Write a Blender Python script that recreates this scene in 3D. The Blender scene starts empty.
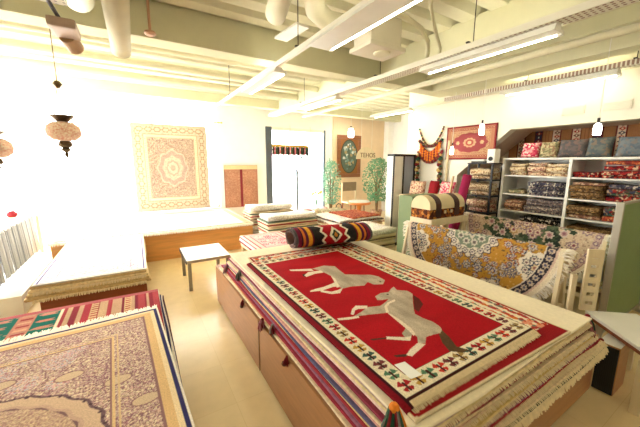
import bpy, bmesh, math, random
import numpy as np
from mathutils import Vector, Matrix
random.seed(7); rng = np.random.default_rng(11)
SC = bpy.context.scene; COL = SC.collection
PI = math.pi

# ---------------------------------------------------------------- colour and materials
def lin(c):
    out = []
    for v in c[:3]:
        v = v / 255.0
        out.append(v / 12.92 if v <= 0.04045 else ((v + 0.055) / 1.055) ** 2.4)
    return tuple(out)
def L4(c): return lin(c) + (1.0,)

MATS = {}
def base_mat(name):
    m = bpy.data.materials.new(name); m.use_nodes = True
    nt = m.node_tree; b = nt.nodes['Principled BSDF']
    MATS[name] = m
    return m, nt, b

def plain(name, c, rough=0.6, metal=0.0, var=0.10, scale=6.0, bump=0.0, stretch=(1, 1, 1), spec=0.4):
    """solid colour with a little procedural unevenness"""
    m, nt, b = base_mat(name)
    tc = nt.nodes.new('ShaderNodeTexCoord'); mp = nt.nodes.new('ShaderNodeMapping')
    mp.inputs['Scale'].default_value = stretch
    nz = nt.nodes.new('ShaderNodeTexNoise'); nz.inputs['Scale'].default_value = scale; nz.inputs['Detail'].default_value = 4
    rp = nt.nodes.new('ShaderNodeValToRGB')
    l = lin(c)
    rp.color_ramp.elements[0].position = 0.3; rp.color_ramp.elements[1].position = 0.7
    rp.color_ramp.elements[0].color = tuple(v * (1 - var) for v in l) + (1,)
    rp.color_ramp.elements[1].color = tuple(min(1, v * (1 + var)) for v in l) + (1,)
    nt.links.new(tc.outputs['Object'], mp.inputs['Vector']); nt.links.new(mp.outputs['Vector'], nz.inputs['Vector'])
    nt.links.new(nz.outputs['Fac'], rp.inputs['Fac']); nt.links.new(rp.outputs['Color'], b.inputs['Base Color'])
    b.inputs['Roughness'].default_value = rough; b.inputs['Metallic'].default_value = metal
    b.inputs['Specular IOR Level'].default_value = spec
    if bump:
        bp = nt.nodes.new('ShaderNodeBump'); bp.inputs['Strength'].default_value = bump; bp.inputs['Distance'].default_value = 0.004
        nt.links.new(nz.outputs['Fac'], bp.inputs['Height']); nt.links.new(bp.outputs['Normal'], b.inputs['Normal'])
    return m

def floral(name, cols, scale=28.0, rough=0.95):
    """small-figured carpet: voronoi cells coloured through a ramp"""
    m, nt, b = base_mat(name)
    tc = nt.nodes.new('ShaderNodeTexCoord')
    vo = nt.nodes.new('ShaderNodeTexVoronoi'); vo.inputs['Scale'].default_value = scale * 1.7
    rp = nt.nodes.new('ShaderNodeValToRGB'); rp.color_ramp.interpolation = 'CONSTANT'
    sep = nt.nodes.new('ShaderNodeSeparateColor')
    n = len(cols)
    els = rp.color_ramp.elements
    while len(els) < n: els.new(0.5)
    for i, c in enumerate(cols):
        els[i].position = i / n; els[i].color = L4(c)
    nt.links.new(tc.outputs['Object'], vo.inputs['Vector'])
    nt.links.new(vo.outputs['Color'], sep.inputs['Color']); nt.links.new(sep.outputs['Red'], rp.inputs['Fac'])
    # ring inside every cell
    rr = nt.nodes.new('ShaderNodeValToRGB'); rr.color_ramp.elements[0].color = (0.55, 0.55, 0.55, 1)
    rr.color_ramp.elements[0].position = 0.12; rr.color_ramp.elements[1].position = 0.2
    nt.links.new(vo.outputs['Distance'], rr.inputs['Fac'])
    mx = nt.nodes.new('ShaderNodeMix'); mx.data_type = 'RGBA'; mx.blend_type = 'MULTIPLY'; mx.inputs['Factor'].default_value = 0.4
    nt.links.new(rp.outputs['Color'], mx.inputs['A']); nt.links.new(rr.outputs['Color'], mx.inputs['B'])
    nt.links.new(mx.outputs['Result'], b.inputs['Base Color'])
    b.inputs['Roughness'].default_value = rough; b.inputs['Specular IOR Level'].default_value = 0.1
    return m

def stripes(name, cols, period, axis='Z', rough=0.9, noise=0.0):
    """bands along one object axis"""
    m, nt, b = base_mat(name)
    tc = nt.nodes.new('ShaderNodeTexCoord'); sp = nt.nodes.new('ShaderNodeSeparateXYZ')
    nt.links.new(tc.outputs['Object'], sp.inputs['Vector'])
    md = nt.nodes.new('ShaderNodeMath'); md.operation = 'DIVIDE'; md.inputs[1].default_value = period
    fr = nt.nodes.new('ShaderNodeMath'); fr.operation = 'FRACT'
    nt.links.new(sp.outputs[axis], md.inputs[0]); nt.links.new(md.outputs[0], fr.inputs[0])
    rp = nt.nodes.new('ShaderNodeValToRGB'); rp.color_ramp.interpolation = 'CONSTANT'
    els = rp.color_ramp.elements
    while len(els) < len(cols): els.new(0.5)
    for i, c in enumerate(cols):
        els[i].position = i / len(cols); els[i].color = L4(c)
    nt.links.new(fr.outputs[0], rp.inputs['Fac']); nt.links.new(rp.outputs['Color'], b.inputs['Base Color'])
    b.inputs['Roughness'].default_value = rough; b.inputs['Specular IOR Level'].default_value = 0.15
    return m

def wood(name, c, rough=0.45, var=0.16, axis=(1, 12, 12), scale=3.0):
    return plain(name, c, rough, 0, var, scale, 0.05, axis)

def woven(name='woven_pile', transl=0.0):
    """carpet whose design sits in the mesh's colour attribute"""
    m, nt, b = base_mat(name)
    at = nt.nodes.new('ShaderNodeAttribute'); at.attribute_name = 'design'
    tc = nt.nodes.new('ShaderNodeTexCoord')
    nz = nt.nodes.new('ShaderNodeTexNoise'); nz.inputs['Scale'].default_value = 160; nz.inputs['Detail'].default_value = 2
    rp = nt.nodes.new('ShaderNodeValToRGB')
    rp.color_ramp.elements[0].color = (0.78, 0.78, 0.78, 1); rp.color_ramp.elements[1].color = (1.12, 1.12, 1.12, 1)
    rp.color_ramp.elements[0].position = 0.3; rp.color_ramp.elements[1].position = 0.7
    mx = nt.nodes.new('ShaderNodeMix'); mx.data_type = 'RGBA'; mx.blend_type = 'MULTIPLY'; mx.inputs['Factor'].default_value = 1
    nt.links.new(tc.outputs['Object'], nz.inputs['Vector']); nt.links.new(nz.outputs['Fac'], rp.inputs['Fac'])
    nt.links.new(at.outputs['Color'], mx.inputs['A']); nt.links.new(rp.outputs['Color'], mx.inputs['B'])
    nt.links.new(mx.outputs['Result'], b.inputs['Base Color'])
    bp = nt.nodes.new('ShaderNodeBump'); bp.inputs['Strength'].default_value = 0.25; bp.inputs['Distance'].default_value = 0.003
    nt.links.new(nz.outputs['Fac'], bp.inputs['Height']); nt.links.new(bp.outputs['Normal'], b.inputs['Normal'])
    b.inputs['Roughness'].default_value = 0.95; b.inputs['Specular IOR Level'].default_value = 0.1
    if transl:
        tr = nt.nodes.new('ShaderNodeBsdfTranslucent'); ms = nt.nodes.new('ShaderNodeMixShader'); ms.inputs[0].default_value = transl
        nt.links.new(mx.outputs['Result'], tr.inputs['Color'])
        nt.links.new(b.outputs[0], ms.inputs[1]); nt.links.new(tr.outputs[0], ms.inputs[2])
        nt.links.new(ms.outputs[0], nt.nodes['Material Output'].inputs['Surface'])
    return m

def emit(name, c, s):
    m, nt, b = base_mat(name)
    b.inputs['Base Color'].default_value = L4(c)
    b.inputs['Emission Color'].default_value = L4(c); b.inputs['Emission Strength'].default_value = s
    return m

def glass(name='window_glass', tint=(1, 1, 1), refl=0.06):
    m, nt, b = base_mat(name)
    t = nt.nodes.new('ShaderNodeBsdfTransparent'); t.inputs[0].default_value = tuple(tint) + (1,)
    g = nt.nodes.new('ShaderNodeBsdfGlossy'); g.inputs['Roughness'].default_value = 0.02
    ms = nt.nodes.new('ShaderNodeMixShader'); ms.inputs[0].default_value = refl
    nt.links.new(t.outputs[0], ms.inputs[1]); nt.links.new(g.outputs[0], ms.inputs[2])
    nt.links.new(ms.outputs[0], nt.nodes['Material Output'].inputs['Surface'])
    return m

def floor_mat():
    m, nt, b = base_mat('floor_tiles')
    tc = nt.nodes.new('ShaderNodeTexCoord')
    br = nt.nodes.new('ShaderNodeTexBrick'); br.offset = 0.0
    br.inputs['Scale'].default_value = 1.0; br.inputs['Brick Width'].default_value = 0.45; br.inputs['Row Height'].default_value = 0.45
    br.inputs['Mortar Size'].default_value = 0.0015
    br.inputs['Color1'].default_value = L4((240, 216, 166)); br.inputs['Color2'].default_value = L4((236, 211, 161)); br.inputs['Mortar'].default_value = L4((226, 200, 148))
    nz = nt.nodes.new('ShaderNodeTexNoise'); nz.inputs['Scale'].default_value = 9; nz.inputs['Detail'].default_value = 6
    rp = nt.nodes.new('ShaderNodeValToRGB'); rp.color_ramp.elements[0].color = (0.88, 0.88, 0.88, 1); rp.color_ramp.elements[1].color = (1.05, 1.05, 1.05, 1)
    mx = nt.nodes.new('ShaderNodeMix'); mx.data_type = 'RGBA'; mx.blend_type = 'MULTIPLY'; mx.inputs['Factor'].default_value = 1
    nt.links.new(tc.outputs['Object'], br.inputs['Vector']); nt.links.new(tc.outputs['Object'], nz.inputs['Vector'])
    nt.links.new(nz.outputs['Fac'], rp.inputs['Fac']); nt.links.new(br.outputs['Color'], mx.inputs['A']); nt.links.new(rp.outputs['Color'], mx.inputs['B'])
    nt.links.new(mx.outputs['Result'], b.inputs['Base Color'])
    b.inputs['Roughness'].default_value = 0.22; b.inputs['Specular IOR Level'].default_value = 0.45
    return m

def perforated(name, c, hole, pitch=0.035, rad=0.3):
    """sheet metal punched with a grid of small holes (pattern in the object's XY)"""
    m, nt, b = base_mat(name)
    tc = nt.nodes.new('ShaderNodeTexCoord'); sp = nt.nodes.new('ShaderNodeSeparateXYZ')
    nt.links.new(tc.outputs['Object'], sp.inputs[0])
    def cell(o):
        a = nt.nodes.new('ShaderNodeMath'); a.operation = 'DIVIDE'; a.inputs[1].default_value = pitch
        f = nt.nodes.new('ShaderNodeMath'); f.operation = 'FRACT'
        s = nt.nodes.new('ShaderNodeMath'); s.operation = 'SUBTRACT'; s.inputs[1].default_value = 0.5
        q = nt.nodes.new('ShaderNodeMath'); q.operation = 'POWER'; q.inputs[1].default_value = 2
        nt.links.new(o, a.inputs[0]); nt.links.new(a.outputs[0], f.inputs[0]); nt.links.new(f.outputs[0], s.inputs[0]); nt.links.new(s.outputs[0], q.inputs[0])
        return q.outputs[0]
    ad = nt.nodes.new('ShaderNodeMath'); ad.operation = 'ADD'
    nt.links.new(cell(sp.outputs['X']), ad.inputs[0]); nt.links.new(cell(sp.outputs['Y']), ad.inputs[1])
    lt = nt.nodes.new('ShaderNodeMath'); lt.operation = 'LESS_THAN'; lt.inputs[1].default_value = rad * rad
    nt.links.new(ad.outputs[0], lt.inputs[0])
    mx = nt.nodes.new('ShaderNodeMix'); mx.data_type = 'RGBA'
    mx.inputs['A'].default_value = L4(c); mx.inputs['B'].default_value = L4(hole)
    nt.links.new(lt.outputs[0], mx.inputs['Factor']); nt.links.new(mx.outputs['Result'], b.inputs['Base Color'])
    b.inputs['Roughness'].default_value = 0.5
    return m

PILE = woven(); PILE_T = woven('woven_pile_thin', 0.22)
M = dict(
    wall=plain('white_plaster', (240, 234, 216), 0.9, var=0.02),
    wallfar=plain('white_wall', (250, 249, 246), 0.9, var=0.02),
    pink=plain('pinkish_wall_cladding', (236, 210, 176), 0.85, var=0.03),
    niche=plain('brown_soffit_paint', (222, 196, 176), 0.9, var=0.04),
    nicheback=plain('niche_paint', (205, 190, 165), 0.9, var=0.03),
    deck=plain('pale_green_deck_paint', (230, 227, 200), 0.8, var=0.03),
    beam=plain('pale_green_beam_paint', (220, 217, 184), 0.75, var=0.03),
    floor=floor_mat(),
    glass=glass(),
    alu=plain('dark_grey_aluminium', (88, 98, 108), 0.5, 0.3, 0.05),
    white=plain('white_enamel', (238, 236, 226), 0.45, var=0.03),
    whitelam=plain('white_laminate', (240, 238, 230), 0.35, var=0.03),
    tray=perforated('perforated_tray_metal', (226, 222, 204), (150, 120, 100)),
    traywhite=perforated('perforated_white_panel', (244, 242, 236), (178, 176, 180), 0.04, 0.2),
    chan=plain('white_channel_metal', (232, 226, 210), 0.5, 0.0, 0.03),
    tube=emit('lit_tube', (255, 248, 224), 15.0),
    bulb=emit('lit_bulb', (255, 250, 240), 9.0),
    duct=plain('cream_duct', (222, 216, 188), 0.6, var=0.04),
    acbox=plain('cream_plastic_casing', (224, 216, 196), 0.5, var=0.02),
    conduit=plain('conduit_cream', (216, 210, 176), 0.5, var=0.03),
    hang=plain('black_hanger', (52, 46, 40), 0.5, 0.4),
    oak=wood('orange_brown_laminate', (172, 122, 80), 0.4, 0.10, (1, 1.5, 14)),
    bench=wood('orange_oak', (236, 172, 102), 0.4, 0.12, (1, 10, 10)),
    darkoak=wood('deep_brown_wood', (140, 76, 40), 0.45, 0.12, (1, 10, 10)),
    stile=plain('dark_gap_trim', (96, 62, 40), 0.6),
    pine=wood('pale_pine', (224, 200, 154), 0.5, 0.08, (8, 8, 1)),
    palewood=wood('cream_painted_wood', (228, 210, 172), 0.5, 0.06, (8, 8, 1)),
    green=plain('green_board_paint', (122, 148, 98), 0.4, var=0.04),
    greenbox=plain('green_cabinet_paint', (116, 134, 88), 0.55, var=0.05),
    steel=plain('grey_metal', (150, 148, 142), 0.35, 0.8, 0.04),
    alum=plain('aluminium_edge', (176, 172, 160), 0.4, 0.6, 0.04),
    black=plain('black_plastic', (28, 26, 28), 0.5),
    grille=perforated('black_speaker_cloth', (24, 24, 26), (10, 10, 10), 0.01, 0.3),
    fringe=plain('cream_cotton_fringe', (232, 214, 172), 0.95, var=0.10, scale=40),
    fringew=plain('white_cotton_fringe', (244, 236, 220), 0.95, var=0.06, scale=40),
    paper=plain('white_paper', (244, 242, 234), 0.8, var=0.01),
    brass=plain('dark_brass', (96, 78, 56), 0.4, 0.7),
    terracotta=plain('orange_lacquer', (214, 128, 62), 0.4),
    leaf=plain('blue_green_leaf', (128, 178, 150), 0.6, var=0.25, scale=3),
    leafd=plain('green_leaf', (108, 156, 116), 0.6, var=0.3, scale=3),
    trunk=plain('brown_bark', (122, 92, 62), 0.9, var=0.2, scale=20),
    red=plain('crimson_wool', (150, 24, 34), 0.95, var=0.12, scale=30),
    magenta=plain('magenta_cloth', (168, 34, 84), 0.9, var=0.08),
    mosaic=floral('pink_mosaic_glass', [(240, 200, 180), (246, 218, 196), (230, 170, 150), (250, 232, 214)], 60),
    gold=plain('gilt_rod', (214, 184, 110), 0.4, 0.3),
    thread=[plain('thread_' + n, c, 0.95, var=0.15, scale=40) for n, c in
            (('maroon', (122, 28, 36)), ('orange', (226, 130, 40)), ('bottle_green', (44, 84, 62)), ('grey', (120, 112, 108)), ('mauve', (170, 110, 116)))],
    clear=glass('vase_glass', (0.85, 0.93, 0.88), 0.15),
)
FL = dict(
    cream=floral('cream_floral_weave', [(222, 200, 160), (196, 160, 120), (232, 216, 184), (150, 110, 80), (226, 206, 170)], 34),
    rose=floral('rose_floral_weave', [(214, 176, 150), (184, 130, 112), (232, 214, 184), (140, 92, 80), (222, 196, 160)], 36),
    navy=floral('navy_floral_weave', [(66, 64, 78), (52, 52, 66), (206, 196, 180), (80, 76, 88), (130, 112, 112)], 30),
    grey=floral('grey_floral_weave', [(126, 118, 116), (86, 80, 90), (186, 170, 156), (106, 96, 98), (150, 126, 120)], 40),
    black=floral('black_white_weave', [(38, 36, 40), (52, 48, 50), (200, 190, 176), (30, 30, 34)], 30),
    redm=floral('red_figured_weave', [(148, 40, 40), (118, 26, 32), (214, 180, 146), (168, 62, 48), (60, 30, 40)], 30),
    brick=floral('brick_orange_weave', [(176, 84, 52), (150, 60, 44), (200, 130, 84), (120, 44, 40)], 34),
    brown=floral('brown_olive_weave', [(140, 104, 66), (112, 86, 56), (176, 140, 96), (90, 70, 48)], 34),
    tan=floral('tan_rose_weave', [(190, 146, 112), (160, 112, 90), (210, 180, 146), (130, 90, 74)], 34),
    mixed=floral('dark_mixed_weave', [(84, 60, 56), (140, 48, 44), (60, 64, 84), (176, 150, 120), (70, 90, 70)], 30),
    pinkp=floral('pink_figured_cloth', [(214, 90, 110), (232, 160, 160), (240, 214, 200), (196, 60, 90)], 24),
    greenp=floral('sage_figured_cloth', [(176, 164, 128), (130, 128, 96), (206, 190, 150), (150, 120, 96)], 26),
    greyp=floral('charcoal_figured_cloth', [(92, 86, 84), (104, 94, 92), (84, 82, 86), (120, 98, 92)], 22),
    bluegreyp=floral('grey_teal_figured_cloth', [(96, 102, 102), (108, 112, 106), (88, 96, 100), (128, 112, 98)], 22),
    bluep=floral('slate_blue_figured_cloth', [(104, 114, 122), (94, 104, 114), (114, 120, 124), (122, 114, 110)], 22),
    layers=stripes('layered_carpet_edges', [(226, 208, 176), (150, 60, 60), (232, 216, 188), (96, 110, 92), (222, 200, 164), (120, 90, 76)], .15, 'Z'),
    layersd=stripes('cream_dark_carpet_edges', [(230, 212, 176), (222, 200, 160), (92, 76, 66), (226, 206, 166), (236, 220, 186)], .10, 'Z'),
    whitem=floral('white_pale_weave', [(238, 232, 220), (226, 216, 204), (210, 200, 190), (244, 240, 232)], 40),
)

# ---------------------------------------------------------------- objects
ORG = {}
def tag(o, label=None, cat=None, group=None, kind=None):
    if label: o['label'] = label
    if cat: o['category'] = cat
    if group: o['group'] = group
    if kind: o['kind'] = kind
    return o
def empty(name, label, cat, loc, group=None):
    o = bpy.data.objects.new(name, None); COL.objects.link(o)
    o.location = loc; o.empty_display_size = 0.1; ORG[o.name] = Vector(loc)
    return tag(o, label, cat, group)
def link(name, me, mat, parent=None, origin=None):
    """me is in world coordinates; shifted to the origin of its parent (or to `origin`)"""
    o = bpy.data.objects.new(name, me); COL.objects.link(o)
    if mat is not None:
        for m in (mat if isinstance(mat, (list, tuple)) else [mat]): me.materials.append(m)
    if parent is not None:
        og = ORG[parent.name]; o.parent = parent
    else:
        if origin is None:
            co = [v.co for v in me.vertices]
            origin = Vector(((min(c.x for c in co) + max(c.x for c in co)) / 2, (min(c.y for c in co) + max(c.y for c in co)) / 2, min(c.z for c in co)))
        og = Vector(origin); o.location = og
    ORG[o.name] = og.copy()
    me.transform(Matrix.Translation(-og))
    return o

class MB:
    def __init__(s): s.v = []; s.f = []; s.mi = []
    def add(s, vs, fs, mi=0):
        n = len(s.v); s.v += [tuple(v) for v in vs]
        s.f += [tuple(i + n for i in f) for f in fs]; s.mi += [mi] * len(fs); return s
    def box(s, x0, x1, y0, y1, z0, z1, mi=0):
        x0, x1 = min(x0, x1), max(x0, x1); y0, y1 = min(y0, y1), max(y0, y1); z0, z1 = min(z0, z1), max(z0, z1)
        return s.add([(x0, y0, z0), (x1, y0, z0), (x1, y1, z0), (x0, y1, z0), (x0, y0, z1), (x1, y0, z1), (x1, y1, z1), (x0, y1, z1)],
                     [(0, 3, 2, 1), (4, 5, 6, 7), (0, 1, 5, 4), (1, 2, 6, 5), (2, 3, 7, 6), (3, 0, 4, 7)], mi)
    def beam(s, a, b, w, h, mi=0, up=(0, 0, 1)):
        """rectangular bar from a to b"""
        a, b = Vector(a), Vector(b); d = (b - a).normalized(); u = Vector(up)
        if abs(d.dot(u)) > 0.95: u = Vector((0, 1, 0))
        sd = d.cross(u).normalized(); u = sd.cross(d).normalized()
        vs = []
        for p in (a, b):
            for i, j in ((-1, -1), (1, -1), (1, 1), (-1, 1)): vs.append(p + sd * (i * w / 2) + u * (j * h / 2))
        return s.add(vs, [(0, 1, 2, 3), (7, 6, 5, 4), (0, 4, 5, 1), (1, 5, 6, 2), (2, 6, 7, 3), (3, 7, 4, 0)], mi)
    def tube(s, pts, r, n=10, mi=0, cap=True):
        pts = [Vector(p) for p in pts]; rs = r if isinstance(r, (list, tuple)) else [r] * len(pts)
        base = len(s.v); prev = None
        for i, p in enumerate(pts):
            d = (pts[min(i + 1, len(pts) - 1)] - pts[max(i - 1, 0)]).normalized()
            if prev is None:
                u = Vector((0, 0, 1)) if abs(d.z) < 0.9 else Vector((1, 0, 0))
                prev = d.cross(u).normalized()
            sd = (prev - d * prev.dot(d)).normalized(); prev = sd; up = d.cross(sd)
            for k in range(n):
                a = 2 * PI * k / n
                s.v.append(tuple(p + sd * (math.cos(a) * rs[i]) + up * (math.sin(a) * rs[i])))
        m = len(pts)
        for i in range(m - 1):
            for k in range(n):
                k2 = (k + 1) % n
                s.f.append((base + i * n + k, base + i * n + k2, base + (i + 1) * n + k2, base + (i + 1) * n + k)); s.mi.append(mi)
        if cap:
            s.f.append(tuple(base + k for k in range(n))[::-1]); s.mi.append(mi)
            s.f.append(tuple(base + (m - 1) * n + k for k in range(n))); s.mi.append(mi)
        return s
    def lathe(s, c, prof, n=20, mi=0):
        """prof: list of (radius, z) bottom to top, around vertical axis through c"""
        base = len(s.v); c = Vector(c)
        for r, z in prof:
            for k in range(n):
                a = 2 * PI * k / n
                s.v.append((c.x + r * math.cos(a), c.y + r * math.sin(a), c.z + z))
        for i in range(len(prof) - 1):
            for k in range(n):
                k2 = (k + 1) % n
                s.f.append((base + i * n + k, base + i * n + k2, base + (i + 1) * n + k2, base + (i + 1) * n + k)); s.mi.append(mi)
        s.f.append(tuple(base + k for k in range(n))[::-1]); s.mi.append(mi)
        s.f.append(tuple(base + (len(prof) - 1) * n + k for k in range(n))); s.mi.append(mi)
        return s
    def ball(s, c, rx, ry=None, rz=None, n=12, m=8, mi=0):
        ry = ry or rx; rz = rz or rx; base = len(s.v)
        for j in range(1, m):
            t = -PI / 2 + PI * j / m
            for k in range(n):
                a = 2 * PI * k / n
                s.v.append((c[0] + rx * math.cos(t) * math.cos(a), c[1] + ry * math.cos(t) * math.sin(a), c[2] + rz * math.sin(t)))
        lo = len(s.v); s.v.append((c[0], c[1], c[2] - rz)); hi = len(s.v); s.v.append((c[0], c[1], c[2] + rz))
        for j in range(m - 2):
            for k in range(n):
                k2 = (k + 1) % n
                s.f.append((base + j * n + k, base + j * n + k2, base + (j + 1) * n + k2, base + (j + 1) * n + k)); s.mi.append(mi)
        for k in range(n):
            k2 = (k + 1) % n
            s.f.append((lo, base + k2, base + k)); s.mi.append(mi)
            t = base + (m - 2) * n
            s.f.append((t + k, t + k2, hi)); s.mi.append(mi)
        return s
    def prism(s, poly, axis, a, b, mi=0):
        """extrude a 2D polygon along an axis ('X': poly is (y,z); 'Y': (x,z); 'Z': (x,y))"""
        n = len(poly); vs = []
        for t in (a, b):
            for p, q in poly:
                vs.append({'X': (t, p, q), 'Y': (p, t, q), 'Z': (p, q, t)}[axis])
        fs = [tuple(range(n)), tuple(range(2 * n - 1, n - 1, -1))]
        fs += [(i, i + n, (i + 1) % n + n, (i + 1) % n) for i in range(n)]
        return s.add(vs, fs, mi)
    def mesh(s, name, smooth=False, bevel=0.0, seg=2):
        me = bpy.data.meshes.new(name); me.from_pydata(s.v, [], s.f)
        me.polygons.foreach_set('material_index', s.mi)
        bm = bmesh.new(); bm.from_mesh(me)
        bmesh.ops.recalc_face_normals(bm, faces=bm.faces)
        if bevel:
            eg = [e for e in bm.edges if len(e.link_faces) == 2 and e.calc_face_angle(0) > 0.6]
            bmesh.ops.bevel(bm, geom=eg, offset=bevel, segments=seg, affect='EDGES', profile=0.7, clamp_overlap=True)
        bm.to_mesh(me); bm.free()
        if smooth: me.polygons.foreach_set('use_smooth', [True] * len(me.polygons))
        me.update(); return me
    def build(s, name, mat, parent=None, bevel=0.0, smooth=False, origin=None, seg=2):
        return link(name, s.mesh(name, smooth, bevel, seg), mat, parent, origin)

def struct(name, mb, mat, bevel=0.0):
    return tag(mb.build(name, mat, None, bevel, origin=(0, 0, 0)), kind='structure')

# ---------------------------------------------------------------- carpets
def hash2(ix, iy, k=0):
    h = (ix.astype(np.int64) * 374761393 + iy.astype(np.int64) * 668265263 + k * 974711) & 0x7fffffff
    h = ((h ^ (h >> 13)) * 1274126177) & 0x7fffffff
    return ((h ^ (h >> 16)) & 0xffff) / 65535.0
def vnoise(x, y, k=0):
    ix, iy = np.floor(x), np.floor(y); fx, fy = x - ix, y - iy
    fx = fx * fx * (3 - 2 * fx); fy = fy * fy * (3 - 2 * fy)
    a = hash2(ix, iy, k); b = hash2(ix + 1, iy, k); c = hash2(ix, iy + 1, k); d = hash2(ix + 1, iy + 1, k)
    return (a * (1 - fx) + b * fx) * (1 - fy) + (c * (1 - fx) + d * fx) * fy

class Design:
    """a carpet design on a regular grid of knots: u across 0..W, v along 0..H (metres)"""
    def __init__(s, W, H, res, c):
        s.W, s.H = W, H; s.nx = int(round(W / res)) + 1; s.ny = int(round(H / res)) + 1
        s.u, s.v = np.meshgrid(np.linspace(0, W, s.nx), np.linspace(0, H, s.ny))
        s.c = np.empty((s.ny, s.nx, 3)); s.c[:] = lin(c)
    def win(s, x0, x1, y0, y1):
        a = max(0, int(x0 / s.W * (s.nx - 1)) - 1); b = min(s.nx, int(x1 / s.W * (s.nx - 1)) + 3)
        c = max(0, int(y0 / s.H * (s.ny - 1)) - 1); d = min(s.ny, int(y1 / s.H * (s.ny - 1)) + 3)
        return slice(c, max(c, d)), slice(a, max(a, b))
    def mask(s, m, c): s.c[m] = lin(c); return s
    def rect(s, x0, x1, y0, y1, c):
        return s.mask((s.u >= x0) & (s.u < x1) & (s.v >= y0) & (s.v < y1), c)
    def frame(s, d0, d1, c):
        e = np.minimum(np.minimum(s.u, s.W - s.u), np.minimum(s.v, s.H - s.v))
        return s.mask((e >= d0) & (e < d1), c)
    def poly(s, pts, c):
        xs = [p[0] for p in pts]; ys = [p[1] for p in pts]
        w = s.win(min(xs), max(xs), min(ys), max(ys)); u, v = s.u[w], s.v[w]
        ins = np.zeros(u.shape, bool); n = len(pts)
        for i in range(n):
            x1, y1 = pts[i]; x2, y2 = pts[(i + 1) % n]
            if y1 == y2: continue
            ins ^= ((y1 > v) != (y2 > v)) & (u < (x2 - x1) * (v - y1) / (y2 - y1) + x1)
        s.c[w][ins] = lin(c); return s
    def disc(s, x, y, r, c, ry=None, petals=0, amp=0.0, rot=0.0):
        ry = ry or r; w = s.win(x - r * 1.3, x + r * 1.3, y - ry * 1.3, y + ry * 1.3)
        u, v = (s.u[w] - x) / r, (s.v[w] - y) / ry
        d = np.hypot(u, v)
        if petals: d = d / (1 + amp * np.cos(petals * np.arctan2(v, u) + rot))
        s.c[w][d < 1] = lin(c); return s
    def flower(s, x, y, r, cols, petals=7, rot=None):
        rot = random.random() * 6 if rot is None else rot
        for i, c in enumerate(cols):
            k = 1 - i / len(cols)
            s.disc(x, y, r * k, c, petals=petals if i < len(cols) - 1 else 0, amp=0.18, rot=rot)
        return s
    def butterfly(s, x, y, r, c, dk=(70, 36, 34)):
        for a in (0.7, 2.3, 3.9, 5.5):
            ca, sa = math.cos(a), math.sin(a); q = r * (.95 if a < 3 else .75)
            s.poly([(x, y), (x + q * (ca - .5 * sa), y + q * (sa + .5 * ca)), (x + q * 1.05 * ca, y + q * 1.05 * sa), (x + q * (ca + .5 * sa), y + q * (sa - .5 * ca))], c)
        return s.rect(x - r * .14, x + r * .14, y - r * .7, y + r * .7, dk)
    def speckle(s, cols, prob, m=None, k=0, cell=1):
        iy, ix = np.mgrid[0:s.ny, 0:s.nx]
        h = hash2(ix // cell, iy // cell, 50 + k); q = hash2(ix // cell, iy // cell, 90 + k)
        sel = h < prob
        if m is not None: sel &= m
        arr = np.array([lin(c) for c in cols]); idx = np.minimum((q * len(cols)).astype(int), len(cols) - 1)
        s.c[sel] = arr[idx[sel]]; return s
    def mottled(s, amp=0.12, scale=9.0, k=3):
        s.c *= (1 - amp + 2 * amp * vnoise(s.u * scale, s.v * scale, k))[..., None]; return s

def sheet(name, P, C, thick, mat, parent=None, origin=None, mask=None, back=None, smooth=True):
    """solid carpet from a grid of points P(ny,nx,3) and colours; real thickness, closed rim.
    mask drops cells (round carpets). back = colour of the underside."""
    ny, nx = P.shape[:2]
    du = np.gradient(P, axis=1); dv = np.gradient(P, axis=0)
    N = np.cross(du, dv); N /= np.linalg.norm(N, axis=2, keepdims=True) + 1e-12
    B = P - N * thick
    n = nx * ny; idx = np.arange(n).reshape(ny, nx)
    cell = np.ones((ny - 1, nx - 1), bool) if mask is None else (mask[:-1, :-1] & mask[1:, :-1] & mask[:-1, 1:] & mask[1:, 1:])
    top = np.stack([idx[:-1, :-1], idx[:-1, 1:], idx[1:, 1:], idx[1:, :-1]], -1)[cell]
    faces = [top, top[:, ::-1] + n]
    pad = np.zeros((ny + 1, nx + 1), bool); pad[1:-1, 1:-1] = cell
    c = pad[1:-1, 1:-1]
    for nb, (a, b) in ((pad[:-2, 1:-1], (idx[:-1, :-1], idx[:-1, 1:])), (pad[2:, 1:-1], (idx[1:, 1:], idx[1:, :-1])),
                       (pad[1:-1, :-2], (idx[1:, :-1], idx[:-1, :-1])), (pad[1:-1, 2:], (idx[:-1, 1:], idx[1:, 1:]))):
        rim = c & ~nb; A, Bv = a[rim], b[rim]
        faces.append(np.stack([Bv, A, A + n, Bv + n], -1))
    F = np.concatenate(faces)
    V = np.concatenate([P.reshape(-1, 3), B.reshape(-1, 3)])
    cc = C.reshape(-1, 3); cb = cc * 0.8 if back is None else np.tile(lin(back), (n, 1))
    CC = np.concatenate([cc, cb])
    used = np.zeros(2 * n, bool); used[F.ravel()] = True
    remap = np.cumsum(used) - 1; V = V[used]; CC = CC[used]; F = remap[F]
    me = bpy.data.meshes.new(name)
    me.vertices.add(len(V)); me.vertices.foreach_set('co', V.astype(np.float32).ravel())
    me.loops.add(F.size); me.loops.foreach_set('vertex_index', F.astype(np.int32).ravel())
    me.polygons.add(len(F)); me.polygons.foreach_set('loop_start', np.arange(0, F.size, 4, dtype=np.int32))
    me.polygons.foreach_set('loop_total', np.full(len(F), 4, np.int32))
    at = me.color_attributes.new('design', 'FLOAT_COLOR', 'POINT')
    at.data.foreach_set('color', np.concatenate([np.clip(CC, 0, 1), np.ones((len(CC), 1))], 1).astype(np.float32).ravel())
    me.update(calc_edges=True); me.validate()
    if smooth: me.polygons.foreach_set('use_smooth', [True] * len(me.polygons))
    return link(name, me, mat, parent, origin)

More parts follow.
